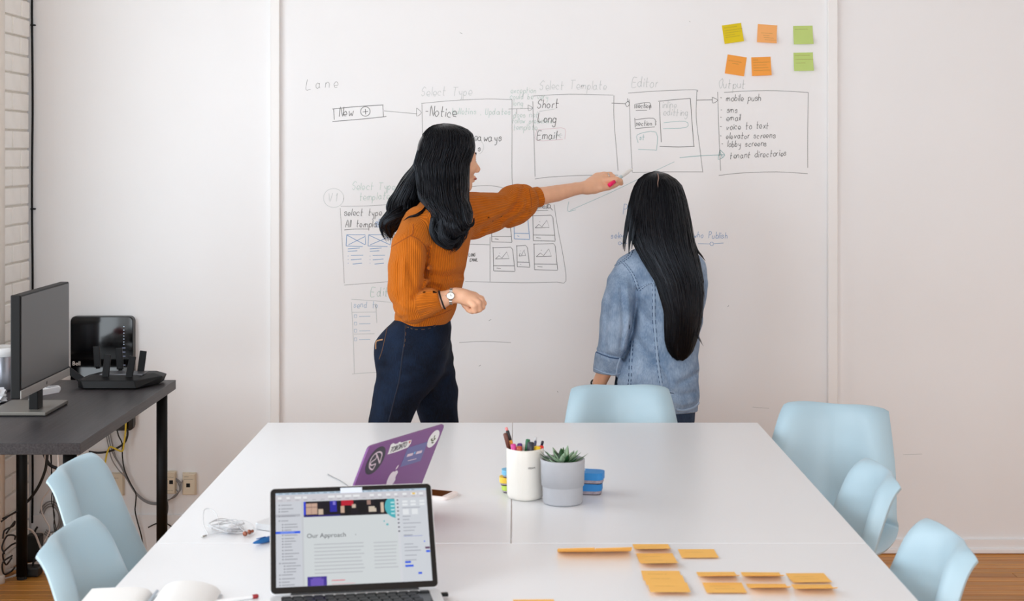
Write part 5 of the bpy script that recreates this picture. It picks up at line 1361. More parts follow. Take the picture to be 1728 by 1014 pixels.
o = link('heart', mesh('heart', [(0, -.004, 0), (.004, .001, 0), (.003, .004, 0), (0, .0025, 0), (-.003, .004, 0), (-.004, .001, 0)], [(0, 1, 2, 3, 4, 5)]), mat('red_heart_print', (206, 60, 60), 0.5), pl_)
o.matrix_local = PM @ Matrix.Translation((C6(757, 232).x, C6(757, 232).y, -0.0054)) @ Matrix.Rotation(math.pi, 4, 'Y')
sticker('blue_sticker', [tuple(C6(*q)) for q in ((735, 305), (990, 225), (897, 470), (640, 548))], M_BST)
lid_lines('sticker_lettering', [[C6(726, 402), C6(800, 383)], [C6(842, 369), C6(914, 350)]], 0.007, M_PST, sm=False)
lid_lines('sticker_lettering', [[C6(735, 468), C6(845, 441)]], 0.002, M_PST, sm=False)
lid_lines('sticker_mark', [[C6(820, 380), C6(826, 352)]], 0.005, mat('cyan_print', (120, 190, 230), 0.5), sm=False)
sticker('round_white_sticker', ring2(C6(1060, 190), 0.0225), M_WST)
lid_lines('sticker_drawing', [[C6(1030, 195), C6(1045, 215), C6(1065, 205), C6(1090, 180)], [C6(1070, 200), C6(1072, 160), C6(1082, 150)], [C6(1035, 235), C6(1055, 238), C6(1066, 225)], [C6(1045, 200), C6(1040, 185)]], 0.0035, mat('green_ink_print', (92, 100, 60), 0.6))
# fruit emblem of the lid: body with a bite, and a leaf
ap = []
for i in range(48):
    a = 2 * math.pi * i / 48; x, y = math.cos(a), math.sin(a)
    r_ = 1.0 - 0.16 * math.exp(-((a - math.pi / 2) / 0.32) ** 2) - 0.09 * math.exp(-((a - 3 * math.pi / 2) / 0.25) ** 2) + 0.06 * abs(math.sin(2 * a))
    q = Vector((0.86 * r_ * x, 0.93 * r_ * y))
    dd = q - Vector((1.12, 0.12))
    if dd.length < 0.5: q = Vector((1.12, 0.12)) + dd.normalized() * 0.5
    ap.append(q)
ctr = Vector((0.0, LH * 0.49)); sz = 0.0215
M_LOGO = mat('pale_emblem', (234, 224, 232), 0.4)
sticker('lid_emblem', [(ctr.x - q.x * sz, ctr.y + q.y * sz) for q in ap][::-1], M_LOGO, 0.0003)
sticker('lid_emblem_leaf', [(ctr.x - x * sz, ctr.y + y * sz) for x, y in ((0.0, 1.02), (0.02, 1.25), (0.16, 1.45), (0.36, 1.52), (0.34, 1.3), (0.2, 1.1))][::-1], M_LOGO, 0.0003)

# ================================================================ phone
ph = empty('phone', (-0.216, 3.762, TZ), math.atan2(0.034, -0.078)); tag(ph, 'white phone with a black screen lying beside the purple laptop', 'phone')
link('body', prism_me(rrect(0.138, 0.070, 0.010), 0.0, 0.0082, 0.0022), mat('white_phone_body', (240, 226, 222), 0.3), ph)
link('screen', prism_me([(x - 0.004, y) for x, y in rrect(0.098, 0.060, 0.001, 2)], 0.0080, 0.0084), mat('phone_glass', (26, 16, 12), 0.12), ph)
link('home_button', lathe_me([(0.0055, 0.0082), (0.0052, 0.0085)], 20), mat('white_button', (226, 214, 210), 0.3), ph, loc=(-0.060, 0, 0))

# ================================================================ pen cup and pens
cupP = Vector(((886 - CX) * 3.73 / F, 3.73, TZ))
M_CER = mat('cream_glazed_ceramic', (238, 234, 226), 0.18, noise=0.01, nscale=20)
cup = empty('pen_cup', cupP); tag(cup, 'cream ceramic cup full of pens and markers', 'cup')
sq = lambda a, z: 1 + 0.035 * math.cos(4 * a) + 0.012 * math.sin(3 * a + 8 * z)
link('body', lathe_me([(0.030, 0.0), (0.0405, 0.003), (0.0425, 0.012), (0.0435, 0.06), (0.0440, 0.100), (0.0440, 0.118), (0.0430, 0.1225), (0.0400, 0.1215), (0.0395, 0.115), (0.0390, 0.02), (0.002, 0.016)], 48, squash=sq), M_CER, cup, smooth=True)
wm = text_me('DREAM.', 0.0066, 0.0003)
for v in wm.vertices:      # wrap the lettering round the cup
    a = v.co.x / 0.0436; v.co = Vector((0.0441 * math.sin(a), -0.0441 * math.cos(a), v.co.y - v.co.z * 0)) * 1.0
link('lettering', wm, mat('dark_glaze_print', (70, 66, 64), 0.5), cup, loc=(0, -0.0012, 0.081), rot=(0, 0, R(20)))
def pen(name, label, top, bot, r, segs, cat='pen'):
    """segs: (from t, to t, colour, radius factor, part name) from the top (0) down (1)"""
    A, B = P(top[0], top[1], 3.73 + top[2]), P(bot[0], bot[1], 3.73 + bot[2])
    d = (A - B); L = d.length
    e = empty(name, B); e.rotation_euler = d.to_track_quat('Z', 'Y').to_euler(); tag(e, label, cat, 'pens and markers in the cream cup')
    for (t0, t1, col, k, pn) in segs:
        z0, z1 = L * (1 - t1), L * (1 - t0)
        link(pn, lathe_me([(r * k * 0.8, z0), (r * k, z0 + 0.0012), (r * k, z1 - 0.0018), (r * k * 0.72, z1)], 18), mat('pen_%02x%02x%02x' % col, col, 0.35), e, smooth=True)
pen('pen', 'pen with brown cap and pale barrel leaning out left of the cup', (852, 731, .0), (874, 815, .01), 0.0048, [(0, .34, (108, 60, 46), 1.05, 'cap'), (.34, 1, (214, 206, 206), .9, 'barrel')])
pen('pen', 'orange pen with black grip and pink end, tallest in the cup', (854, 721, .012), (884, 812, .0), 0.0044, [(0, .06, (232, 140, 140), .8, 'eraser'), (.06, .24, (34, 30, 32), 1.0, 'grip'), (.24, 1, (240, 158, 48), .95, 'barrel')])
pen('marker', 'magenta marker cap showing low in the cup beside the orange pen', (866, 749, -.022), (872, 815, -.02), 0.0062, [(0, .4, (214, 62, 146), 1.05, 'cap'), (.4, 1, (230, 226, 224), .9, 'barrel')], 'marker')
pen('marker', 'rust red marker at the front rim of the cup', (876, 753, -.026), (879, 815, -.020), 0.0068, [(0, .45, (186, 78, 50), 1.05, 'cap'), (.45, 1, (230, 226, 224), .9, 'barrel')], 'marker')
pen('marker', 'purple marker cap behind the rust red one', (877, 748, .005), (881, 815, .004), 0.0058, [(0, .4, (96, 46, 130), 1.05, 'cap'), (.4, 1, (230, 226, 224), .9, 'barrel')], 'marker')
pen('marker', 'green marker leaning in the middle of the cup', (891, 741, .0), (884, 815, -.006), 0.0056, [(0, .45, (24, 106, 66), 1.0, 'cap'), (.45, 1, (230, 226, 224), .9, 'barrel')], 'marker')
pen('marker', 'thick black marker in the middle of the cup', (896, 746, -.022), (892, 815, -.022), 0.0082, [(0, .5, (40, 44, 52), 1.0, 'cap'), (.5, 1, (30, 32, 38), .92, 'barrel')], 'marker')
pen('pen', 'thin navy pen with a silver end behind the black marker', (904.5, 737, .012), (896, 815, .012), 0.0030, [(0, .08, (206, 206, 210), .9, 'button'), (.08, 1, (54, 58, 92), 1.0, 'barrel')])
pen('marker', 'bright yellow marker at the right front of the cup', (907, 753, -.012), (901, 815, -.008), 0.0080, [(0, .5, (248, 204, 36), 1.0, 'cap'), (.5, 1, (236, 190, 30), .92, 'barrel')], 'marker')
pen('pen', 'navy pen with black tip leaning right out of the cup', (916, 744, .012), (899, 815, .02), 0.0042, [(0, .1, (40, 32, 48), .8, 'button'), (.1, 1, (50, 50, 96), 1.0, 'barrel')])
pen('marker', 'red marker cap at the right rim of the cup', (913.5, 752, -.004), (910, 815, -.002), 0.0062, [(0, .5, (222, 40, 32), 1.0, 'cap'), (.5, 1, (200, 34, 28), .92, 'barrel')], 'marker')

# ================================================================ plant pot
potP = Vector(((949.5 - CX) * 3.68 / F, 3.68, TZ))
pot = empty('potted_succulent', potP); tag(pot, 'spiky green succulent in a stepped grey pot', 'plant')
link('pot', lathe_me([(0.040, 0.0), (0.0462, 0.002), (0.0478, 0.006), (0.0482, 0.041), (0.0490, 0.0435), (0.0512, 0.0440), (0.0528, 0.0985), (0.0532, 0.1050), (0.0518, 0.1062), (0.0490, 0.1055), (0.0480, 0.094), (0.002, 0.090)], 56), mat('grey_matt_ceramic', (176, 177, 182), 0.6, noise=0.02, nscale=60, bump=0.1, bscale=400), pot, smooth=True)
link('soil', lathe_me([(0.0478, 0.088), (0.044, 0.0945), (0.02, 0.0955), (0.001, 0.0955)], 24, cap=False), mat('dark_soil', (46, 36, 30), 0.95, noise=0.4, nscale=90, bump=0.8, bscale=200), pot, smooth=True)
M_LEAFS = [mat('deep_green_leaf', (34, 78, 40), 0.35, noise=0.12, nscale=60), mat('mid_green_leaf', (66, 112, 62), 0.4, noise=0.15, nscale=60), mat('silver_green_leaf', (150, 176, 146), 0.45, noise=0.2, nscale=70)]
LR = random.Random(12)
def leaf_me(L, w_, bend, m):
    V, Fc, n = [], [], 9
    for i in range(n + 1):
        t = i / n; ww = w_ * (1 - t) ** 0.75 * (0.75 + 0.8 * t * (1 - t) * 2)
        x = L * t; z = bend * L * t * t
        for (yy, zz) in ((-1, 0.35), (0, -0.25), (1, 0.35), (0, 0.18)): V.append((x, yy * ww, z + zz * ww * 0.6))
    for i in range(n):
        for k in range(4): a = i * 4; Fc.append((a + k, a + (k + 1) % 4, a + 4 + (k + 1) % 4, a + 4 + k))
    Fc.append((3, 2, 1, 0)); me = mesh('leaf', V, Fc); me.materials.append(m); return me
for i in range(26):
    ring_ = 0 if i < 7 else (1 if i < 16 else 2)
    el = R((52, 26, 6)[ring_] + LR.uniform(-9, 9)); L = (0.032, 0.044, 0.050)[ring_] * LR.uniform(0.9, 1.15)
    az = i * 2.39996 + LR.uniform(-.15, .15)
    m = M_LEAFS[2] if LR.random() < (.55, .4, .1)[ring_] else (M_LEAFS[1] if LR.random() < .5 else M_LEAFS[0])
    o = link('leaf', leaf_me(L, 0.0122, (0.05, 0.22, 0.40)[ring_], m), None, pot, loc=(0.008 * math.cos(az), 0.008 * math.sin(az), 0.098 - 0.002 * ring_), rot=(0, -el, az), smooth=True)

# ================================================================ board erasers
M_FELT = mat('grey_felt', (168, 156, 164), 0.95, noise=0.25, nscale=260, bump=0.8, bscale=500); M_FELTD = mat('dark_felt_base', (44, 40, 46), 0.95)
def eraser(loc, rz, sx, sy, hb, hf, col, label, oval=None):
    e = empty('board_eraser', loc, rz); tag(e, label, 'eraser', 'felt board erasers behind the cup and pot')
    f = link('felt', prism_me(rrect(sx - 0.004, sy - 0.004, 0.012), 0.002, hf, 0.001), M_FELT, e)
    link('felt_base', prism_me(rrect(sx - 0.006, sy - 0.006, 0.011), 0.0, 0.003), M_FELTD, e)
    link('foam_body', prism_me(rrect(sx, sy, 0.014), hf, hf + hb, 0.0015), mat('eraser_%02x%02x%02x' % col, col, 0.6, noise=0.03, nscale=40), e)
    if oval: link('oval_label', prism_me([(oval[0] + 0.012 * math.cos(2 * math.pi * i / 24), oval[1] + 0.008 * math.sin(2 * math.pi * i / 24)) for i in range(24)], hf + hb, hf + hb + 0.0003), M_WST, e)
eraser((0.158, 3.792, TZ), R(-8), 0.108, 0.055, 0.0175, 0.0095, (40, 128, 196), 'blue board eraser, lower of the two stacked beside the grey pot')
eraser((0.162, 3.790, TZ + 0.0272), R(-12), 0.108, 0.055, 0.0175, 0.0095, (44, 134, 202), 'blue board eraser with a white oval, on top of its twin beside the pot', (-0.005, 0.012))
eraser((0.012, 3.806, TZ), R(6), 0.095, 0.046, 0.012, 0.006, (186, 214, 90), 'lime green board eraser, bottom of the stack behind the cup')
eraser((0.008, 3.806, TZ + 0.0182), R(4), 0.098, 0.046, 0.013, 0.006, (248, 204, 70), 'yellow board eraser in the middle of the stack behind the cup')
eraser((0.012, 3.806, TZ + 0.0374), R(7), 0.094, 0.046, 0.012, 0.006, (120, 186, 222), 'sky blue board eraser, top of the stack behind the cup')

# ================================================================ orange notes on the near table
TN = [(940, 1001, 928, .021, 0, 'curled orange note at the left end of the table rows, its left corner free'), (1001, 1062, 928.5, .021, 0, 'curled orange note overlapping the left end note, second along the far row'),
      (1067, 1128, 919, .009, 1, 'orange note at the far top of the table column, nearest the seam'), (1073, 1136, 934.5, .002, 1, 'orange note in the column, half covered by the one before it'),
      (1076, 1140, 943, .008, 1, 'orange note in the column, third from the seam with a lifted edge'), (1081, 1146, 964, .002, 2, 'orange note in the column with two written lines'),
      (1085, 1152, 973, .002, 1, 'orange note in the column, partly under the nearest one'), (1091, 1160, 987, .003, 1, 'orange note at the near end of the table column, at the photo bottom'),
      (1144, 1205, 927.5, .002, 1, 'flat orange note lying alone right of the column top'), (1176, 1239, 966, .013, 0, 'curled orange note, far left of the six in two rows'),
      (1250, 1313, 966.5, .014, 0, 'curled orange note, far middle of the six in two rows'), (1326, 1391, 968, .003, 2, 'flat orange note with dark writing, far right of the six in two rows'),
      (1184, 1252, 984, .002, 2, 'flat written orange note, near left of the six in two rows'), (1258, 1325, 986, .015, 0, 'curled orange note, near middle of the six in two rows'),
      (1334, 1402, 987, .014, 0, 'curled orange note, near right of the six in two rows'), (868, 934, 1012.5, .004, 0, 'orange note at the bottom edge of the photo, right of the laptop')]
N_TAB = paper('table_orange_note_paper', (255, 199, 108), 0.06)
for i, (xa, xb, yf, curl, nl, lab) in enumerate(TN):
    a, b = T(xa, yf), T(xb, yf); s_ = 0.076
    me, V, n = note_grid(s_, s_, curl, ab=(0.95, 0.1))
    zoff = 0.0008 if i not in (3, 4, 6, 7, 1) else {3: 0.0008, 4: 0.0026, 6: 0.0026, 7: 0.0044, 1: 0.0022}[i]
    o = link('sticky_note', me, N_TAB, loc=((a.x + b.x) / 2, a.y - s_ / 2, TZ + zoff - 0.0004), rot=(0, 0, LR.uniform(-.03, .03)))
    if nl: note_lines(V, n, [(.15, .6, .35), (.25, .75, .6)][:nl], o, s_, s_, curl)
    tag(o, lab, 'sticky note', 'orange notes on the near table')

# ================================================================ earphones, pen cap, book, small things
M_WIRE = mat('silver_white_wire', (206, 206, 208), 0.35); M_COP = mat('copper_earbud', (158, 94, 72), 0.3, metal=0.6)
ep = T(385, 902); ear = empty('earphones', ep); tag(ear, 'tangled silver earphones with copper buds on the white table', 'earphones')
ER = random.Random(9)
def tpt(px, py, z): return T(px, py) - ep + Vector((0, 0, z))
pts = [tpt(345, 906, .003), tpt(352, 905, .003)]
for k in range(34):
    a = k * 1.32; rx, ry = ER.uniform(18, 34), ER.uniform(5, 12)
    pts.append(tpt(382 + rx * math.cos(a), 896 + ry * math.sin(a), ER.uniform(.002, .022)))
pts += [tpt(405, 897, .01), tpt(414, 902, .006)]
link('cable', tube_me(pts, 0.0011, 6, 7), M_WIRE, ear, smooth=True)
link('cable', tube_me([tpt(352, 905, .003), tpt(344, 894, .010), tpt(344, 886, .032), tpt(355, 884, .034), tpt(366, 890, .028), tpt(372, 898, .008), tpt(392, 900, .004), tpt(415, 904, .006)], 0.0011, 6, 7), M_WIRE, ear, smooth=True)
link('cable', tube_me([tpt(396, 886, .008), tpt(412, 886, .010), tpt(426, 892, .008), tpt(428, 900, .004), tpt(420, 905, .003)], 0.0009, 6, 7), M_WIRE, ear, smooth=True)
link('clear_pouch', lathe_me([(0.004, 0.002), (0.014, 0.004), (0.017, 0.010), (0.010, 0.016), (0.002, 0.018)], 12, squash=lambda a, z: 1 + 0.25 * math.sin(3 * a) + 0.15 * math.cos(5 * a + 60 * z)), mat('pale_silicone', (232, 234, 238), 0.25), ear, loc=tpt(386, 899, 0))
for (x, y, rz) in ((413, 905, 0.4), (418, 903, 2.0)):
    b = link('earbud', lathe_me([(0.002, 0.0), (0.0052, 0.001), (0.0056, 0.004), (0.0040, 0.007), (0.0022, 0.008), (0.0035, 0.010), (0.0030, 0.013), (0.0008, 0.014)], 16), M_COP, ear, loc=tpt(x, y, .006), rot=(R(80), 0, rz), smooth=True)
link('plug', tube_me([tpt(341, 908, .003), tpt(344, 907, .003), tpt(348, 906, .003)], 0.0022, 10, 2), M_STEELW, ear, smooth=True)
A, B = T(427, 921.5), T(456, 914)
cp = empty('blue_cap', A + Vector((0, 0, 0.0065))); cp.rotation_euler = (B - A).to_track_quat('Z', 'Y').to_euler(); tag(cp, 'pointed blue pen cap beside the nearest laptop', 'pen cap')
Lc = (B - A).length
link('cap', lathe_me([(0.0010, 0.0), (0.0025, 0.004), (0.0055, 0.020), (0.0064, 0.034), (0.0064, Lc)], 18), mat('blue_plastic_cap', (24, 108, 178), 0.35), cp, smooth=True)
link('clip', box_me(0.003, 0.0016, 0.026, 0.0006, 1, c=(0, 0.0070, 0.022)), mat('blue_plastic_cap', (24, 108, 178), 0.35), cp)
# open book at the front left
M_PAGE = mat('white_book_pages', (238, 237, 235), 0.8)
def page_block(x0, x1, prof, y0, y1, name, parent):
    prof = [(q.x, q.y) for q in smooth_path([Vector((a, b, 0)) for a, b in prof], 6)]
    V, Fc, n = [], [], len(prof)
    for yy in (y0, y1):
        for (t, h) in prof: V.append((x0 + (x1 - x0) * t, yy, h))
        for (t, h) in prof: V.append((x0 + (x1 - x0) * t, yy, 0.004))
    for i in range(n - 1):
        a, b = i, i + 2 * n
        Fc += [(a, a + 1, b + 1, b), (a + n, b + n, b + n + 1, a + n + 1), (a, a + n, a + n + 1, a + 1), (b, b + 1, b + n + 1, b + n)]
    Fc += [(0, 2 * n, 3 * n, n), (n - 1, 2 * n - 1, 4 * n - 1, 3 * n - 1)]
    bm = bmesh.new(); bm.from_mesh(mesh('pages', V, Fc)); me = bm_mesh(bm)
    return link(name, me, M_PAGE, parent)
bk = empty('open_book', (-0.672, 2.80, TZ), R(2)); tag(bk, 'open white book lying over the left table edge, nearest the camera', 'book')
page_block(0.004, 0.118, [(0, .006), (.05, .014), (.14, .022), (.28, .027), (.45, .028), (.65, .026), (.82, .021), (.93, .015), (1, .007)], -0.09, 0.105, 'right_pages', bk)
page_block(-0.004, -0.118, [(0, .006), (.05, .014), (.12, .019), (.25, .0215), (.5, .022), (.8, .021), (1, .020)], -0.09, 0.085, 'left_pages', bk)
link('cover', box_me(0.245, 0.20, 0.003, 0.001, 1, c=(0, -0.002, 0.002)), mat('grey_book_cover', (206, 210, 214), 0.6), bk)
link('ribbon', tube_me([(0, 0.10, 0.010), (0.001, 0.06, 0.013), (0.0, 0.0, 0.012)], 0.003, 6, 4), mat('grey_ribbon', (176, 186, 196), 0.7), bk)
A, B = T(436, 1009), T(372, 1018)
rp = empty('red_pen', A + Vector((0, 0, 0.004))); rp.rotation_euler = (B - A).to_track_quat('Z', 'Y').to_euler(); tag(rp, 'white pen with a dark red end left of the nearest laptop', 'pen')
link('barrel', lathe_me([(0.0036, 0.010), (0.0038, 0.012), (0.0038, 0.08), (0.001, 0.09)], 14), mat('white_pen_barrel', (236, 236, 236), 0.4), rp, smooth=True)
link('cap', lathe_me([(0.0025, 0.0), (0.0040, 0.002), (0.0040, 0.012)], 14), mat('dark_red_cap', (150, 30, 36), 0.4), rp, smooth=True)
o = link('thin_cable', tube_me([T(553, 801) + Vector((0, 0, .0016)), T(560, 805) + Vector((0, 0, .0016)), T(574, 812) + Vector((0, 0, .0016)), T(592, 824) + Vector((0, 0, .0016)), T(612, 836) + Vector((0, 0, .0016))], 0.0012, 6, 6), mat('grey_thin_wire', (150, 150, 152), 0.5), smooth=True)
tag(o, 'thin grey wire on the table behind the purple laptop', 'cable')
# ================================================================ monitor on the dark desk
mon = empty('monitor', (-1.60, 5.035, DZ)); tag(mon, 'black flat monitor with a silver chin standing on the dark desk', 'monitor')
M_SCR = mat('dark_monitor_glass', (24, 25, 28), 0.3, spec=0.55)
M_CHIN = mat('brushed_silver_plastic', (150, 146, 142), 0.4, metal=0.5)
xs = -1.507 + 1.60; ya, yb = 4.685 - 5.035, 5.195 - 5.035; z0, z1 = 0.818 - DZ, 1.134 - DZ
link('housing', box_me(0.030, yb - ya, z1 - z0, 0.003, 2, c=(xs - 0.016, (ya + yb) / 2, (z0 + z1) / 2)), M_BLACK, mon)
link('screen', box_me(0.002, yb - ya - 0.012, z1 - z0 - 0.036, 0.0004, 1, c=(xs, (ya + yb) / 2, (z0 + z1) / 2 + 0.013)), M_SCR, mon)
link('chin', box_me(0.004, yb - ya, 0.026, 0.001, 1, c=(xs + 0.0005, (ya + yb) / 2, z0 + 0.013)), M_CHIN, mon)
link('badge', lathe_me([(0.006, 0.0), (0.0055, 0.0006)], 20), mat('dark_badge', (60, 60, 62), 0.3, metal=0.6), mon, loc=(xs + 0.0026, (ya + yb) / 2, z0 + 0.013), rot=(0, math.pi / 2, 0))
link('neck', box_me(0.030, 0.055, z0 + 0.06, 0.003, 2, c=(xs - 0.050, -0.04, (z0 + 0.06) / 2 + 0.01)), M_BLACK, mon)
link('stand_base', box_me(0.19, 0.25, 0.011, 0.002, 2, c=(-1.595 + 1.60, 5.035 - 5.035, 0.0085)), mat('grey_stand_metal', (118, 114, 108), 0.35, metal=0.6), mon)
link('base_pad', box_me(0.184, 0.244, 0.004, c=(-1.595 + 1.60, 0, 0.002)), M_BLACK, mon)

# ================================================================ router with six antennas
rt = empty('router', (-1.435, 5.575, DZ), 0.0); tag(rt, 'black six-antenna router on the dark desk corner', 'router')
M_RB = mat('matt_black_plastic', (14, 14, 16), 0.5, spec=0.25); M_RG = mat('grey_router_vent', (60, 61, 66), 0.45)
bw, bd = 0.27, 0.20
def frus(b0, b1, z0, z1):
    V = [(x, y, z0) for x, y in b0] + [(x, y, z1) for x, y in b1]; n = len(b0)
    Fc = [tuple(range(n))[::-1], tuple(range(n, 2 * n))] + [(i, (i + 1) % n, n + (i + 1) % n, n + i) for i in range(n)]
    bm = bmesh.new(); bm.from_mesh(mesh('f', V, Fc)); bmesh.ops.bevel(bm, geom=bm.edges[:], offset=0.002, segments=1, affect='EDGES'); return bm_mesh(bm)
B0 = [(-.13, -.075), (-.10, -.10), (.085, -.10), (.14, .02), (.14, .09), (-.12, .09)]
B1 = [(-.135, -.06), (-.118, -.085), (.075, -.088), (.15, .03), (.15, .095), (-.10, .095)]
link('body', frus(B0, B1, 0.004, 0.030), M_RB, rt)
link('top_cover', frus(B1, [(-.105, -.02), (-.09, -.035), (.06, -.04), (.115, .03), (.115, .085), (-.075, .085)], 0.030, 0.042), M_RB, rt)
link('vent_panel', box_me(0.16, 0.085, 0.003, 0.001, 1, c=(0.012, 0.028, 0.0425)), M_RG, rt)
link('vent_panel', box_me(0.155, 0.010, 0.005, 0.001, 1, c=(0.012, -0.02, 0.042)), mat('silver_router_rail', (120, 122, 128), 0.35, metal=0.5), rt)
for sx in (-.1, .1): link('foot', lathe_me([(0.008, 0), (0.008, 0.005)], 12), M_RUBBER, rt, loc=(sx, 0, 0))
def antenna(px, py, px2, py2, dY):
    a, b = P(px, py, 5.575 + dY), P(px2, py2, 5.575 + dY); d = a - b; L = d.length
    o = link('antenna', box_me(0.0245, 0.008, L, 0.0015, 1, c=(0, 0, L / 2)), M_RB, rt); o.matrix_local = frame(b - rt.location, Vector((1, 0, -d.x / max(d.z, .01))), d)
    h_ = link('antenna_hinge', lathe_me([(0.008, -0.004), (0.0075, 0.008), (0.003, 0.014)], 14), M_RB, o, smooth=True); h_.location = (0, 0.002, 0)
antenna(162.5, 584, 165, 620, .07); antenna(200.5, 587.5, 203, 623, .07); antenna(242, 592, 237, 630, .06)
antenna(182, 598, 177.5, 641, -.045); antenna(224, 601, 216.5, 644, -.05); antenna(112, 622, 140, 642, -.03)

# ================================================================ black service box hung on the wall
x0, x1 = px_x(118.5, WALL - .04), px_x(224.5, WALL - .04); zt, zb = P(0, 534, WALL - .04).z, P(0, 727, WALL - .04).z
sb = empty('service_box', ((x0 + x1) / 2, WALL, (zt + zb) / 2)); tag(sb, 'glossy black wall box with white lettering behind the router', 'wall box')
Mx = Matrix.Rotation(math.pi / 2, 4, 'X')
o = link('housing', prism_me(rrect(x1 - x0, zt - zb, 0.018), 0.001, 0.036, 0.003), mat('black_box_side', (24, 24, 25), 0.35), sb); o.matrix_local = Mx
o = link('front_glass', prism_me(rrect(x1 - x0 - 0.006, zt - zb - 0.006, 0.016), 0.036, 0.040, 0.0008), mat('glossy_black_panel', (7, 7, 8), 0.06, spec=0.7), sb); o.matrix_local = Mx
M_WPR = mat('white_print', (232, 232, 230), 0.5)
tb = text_me('Bell', 0.0225, 0.0002); c = P(129, 613.5, WALL - .04)
o = link('lettering', tb, M_WPR, sb); o.matrix_local = Matrix.Translation((c.x - sb.location.x, -0.0404, c.z - sb.location.z)) @ Mx
for k, y in enumerate((551, 557, 562, 567, 572, 577, 581)):
    c = P(209, y, WALL - .04); o = link('indicator_light', lathe_me([(0.0016, 0.0), (0.0012, 0.0004)], 10), mat('led_white', (200, 214, 240), 0.3, emit=(205, 220, 250), estr=0.8), sb); o.matrix_local = Matrix.Translation((c.x - sb.location.x, -0.0402, c.z - sb.location.z)) @ Mx
for y in (587, 594, 601, 616):
    c = P(209, y, WALL - .04); o = link('printed_mark', box_me(0.012, 0.004, 0.0003), mat('grey_blue_print', (120, 130, 160), 0.5), sb); o.matrix_local = Matrix.Translation((c.x - sb.location.x, -0.0402, c.z - sb.location.z)) @ Mx

# ================================================================ clutter at the left end of the desk
bkP = Vector((-1.831, 5.47, DZ))
bu = empty('metal_canister', bkP); tag(bu, 'grey metal canister with a white lid at the left edge of the desk', 'canister')
link('body', lathe_me([(0.050, 0.0), (0.056, 0.002), (0.058, 0.010), (0.060, 0.125), (0.058, 0.128)], 40), mat('galvanised_steel', (172, 176, 186), 0.3, metal=0.85, noise=0.1, nscale=6, stretch=(4, 4, .6)), bu, smooth=True)
link('lid', lathe_me([(0.058, 0.122), (0.0635, 0.124), (0.0640, 0.150), (0.062, 0.154), (0.050, 0.154), (0.048, 0.150), (0.001, 0.150)], 40, cap=False), mat('white_lid_plastic', (236, 237, 238), 0.4), bu, smooth=True)
wd = empty('white_handset', T(76, 664, DZ), R(62)); tag(wd, 'white rounded handset with grey buttons behind the monitor stand', 'handset')
link('body', prism_me(rrect(0.125, 0.050, 0.020), 0.0, 0.020, 0.007), mat('white_gloss_plastic', (236, 237, 240), 0.3), wd, smooth=False)
link('display', box_me(0.030, 0.032, 0.0008, 0.0003, 1, c=(0.032, 0, 0.0203)), mat('grey_display', (150, 152, 156), 0.3), wd)
for k in range(3): link('button', box_me(0.007, 0.008, 0.001, 0.0004, 1, c=(0.010, -0.011 + 0.011 * k, 0.0203)), mat('grey_button', (120, 122, 126), 0.5), wd)
def crumple(seed, r, hgt):
    rr = np.random.RandomState(seed); bm = bmesh.new(); bmesh.ops.create_icosphere(bm, subdivisions=3, radius=1.0)
    for v in bm.verts:
        k = 1 + 0.18 * math.sin(7 * v.co.x + 3 * v.co.y + seed) + 0.12 * math.sin(11 * v.co.z + 9 * v.co.y) + rr.uniform(-.06, .06)
        v.co = Vector((v.co.x * r[0] * k, v.co.y * r[1] * k, max(0.0, (v.co.z * k + 0.55) * hgt)))
    return bm_mesh(bm)
o = link('plastic_bag', crumple(3, (0.055, 0.075, 1), 0.030), mat('white_film', (226, 228, 232), 0.3), loc=(-1.775, 5.20, DZ)); tag(o, 'crumpled white plastic bag left of the monitor stand', 'plastic bag')
o = link('paper_envelope', box_me(0.12, 0.09, 0.006, 0.001, 1), mat('brown_kraft_paper', (150, 112, 84), 0.8), loc=(-1.772, 4.985, DZ + 0.0035), rot=(0, 0, R(-20))); tag(o, 'brown paper envelope at the left edge of the desk', 'envelope')
o = link('paper_envelope', box_me(0.09, 0.07, 0.004, 0.001, 1), mat('tan_paper', (186, 150, 120), 0.8), loc=(-1.748, 5.075, DZ + 0.020), rot=(R(16), R(-12), R(12))); tag(o, 'small tan paper packet propped behind the brown envelope', 'envelope')
o = link('red_ball', crumple(8, (0.022, 0.022, 1), 0.018), mat('red_wrapper', (206, 40, 56), 0.35), loc=(-1.765, 5.17, DZ + 0.040)); tag(o, 'small red wrapper at the left edge of the desk', 'wrapper')
o = link('white_cable', tube_me([T(50, 676, DZ + .02) , T(60, 664, DZ + .03), T(66, 668, DZ + .012), T(62, 674, DZ + .008), T(52, 669, DZ + .03), T(48, 676, DZ + .01)], 0.0016, 6, 6), M_WIRE, smooth=True); tag(o, 'thin white cord looped beside the monitor neck', 'cable')

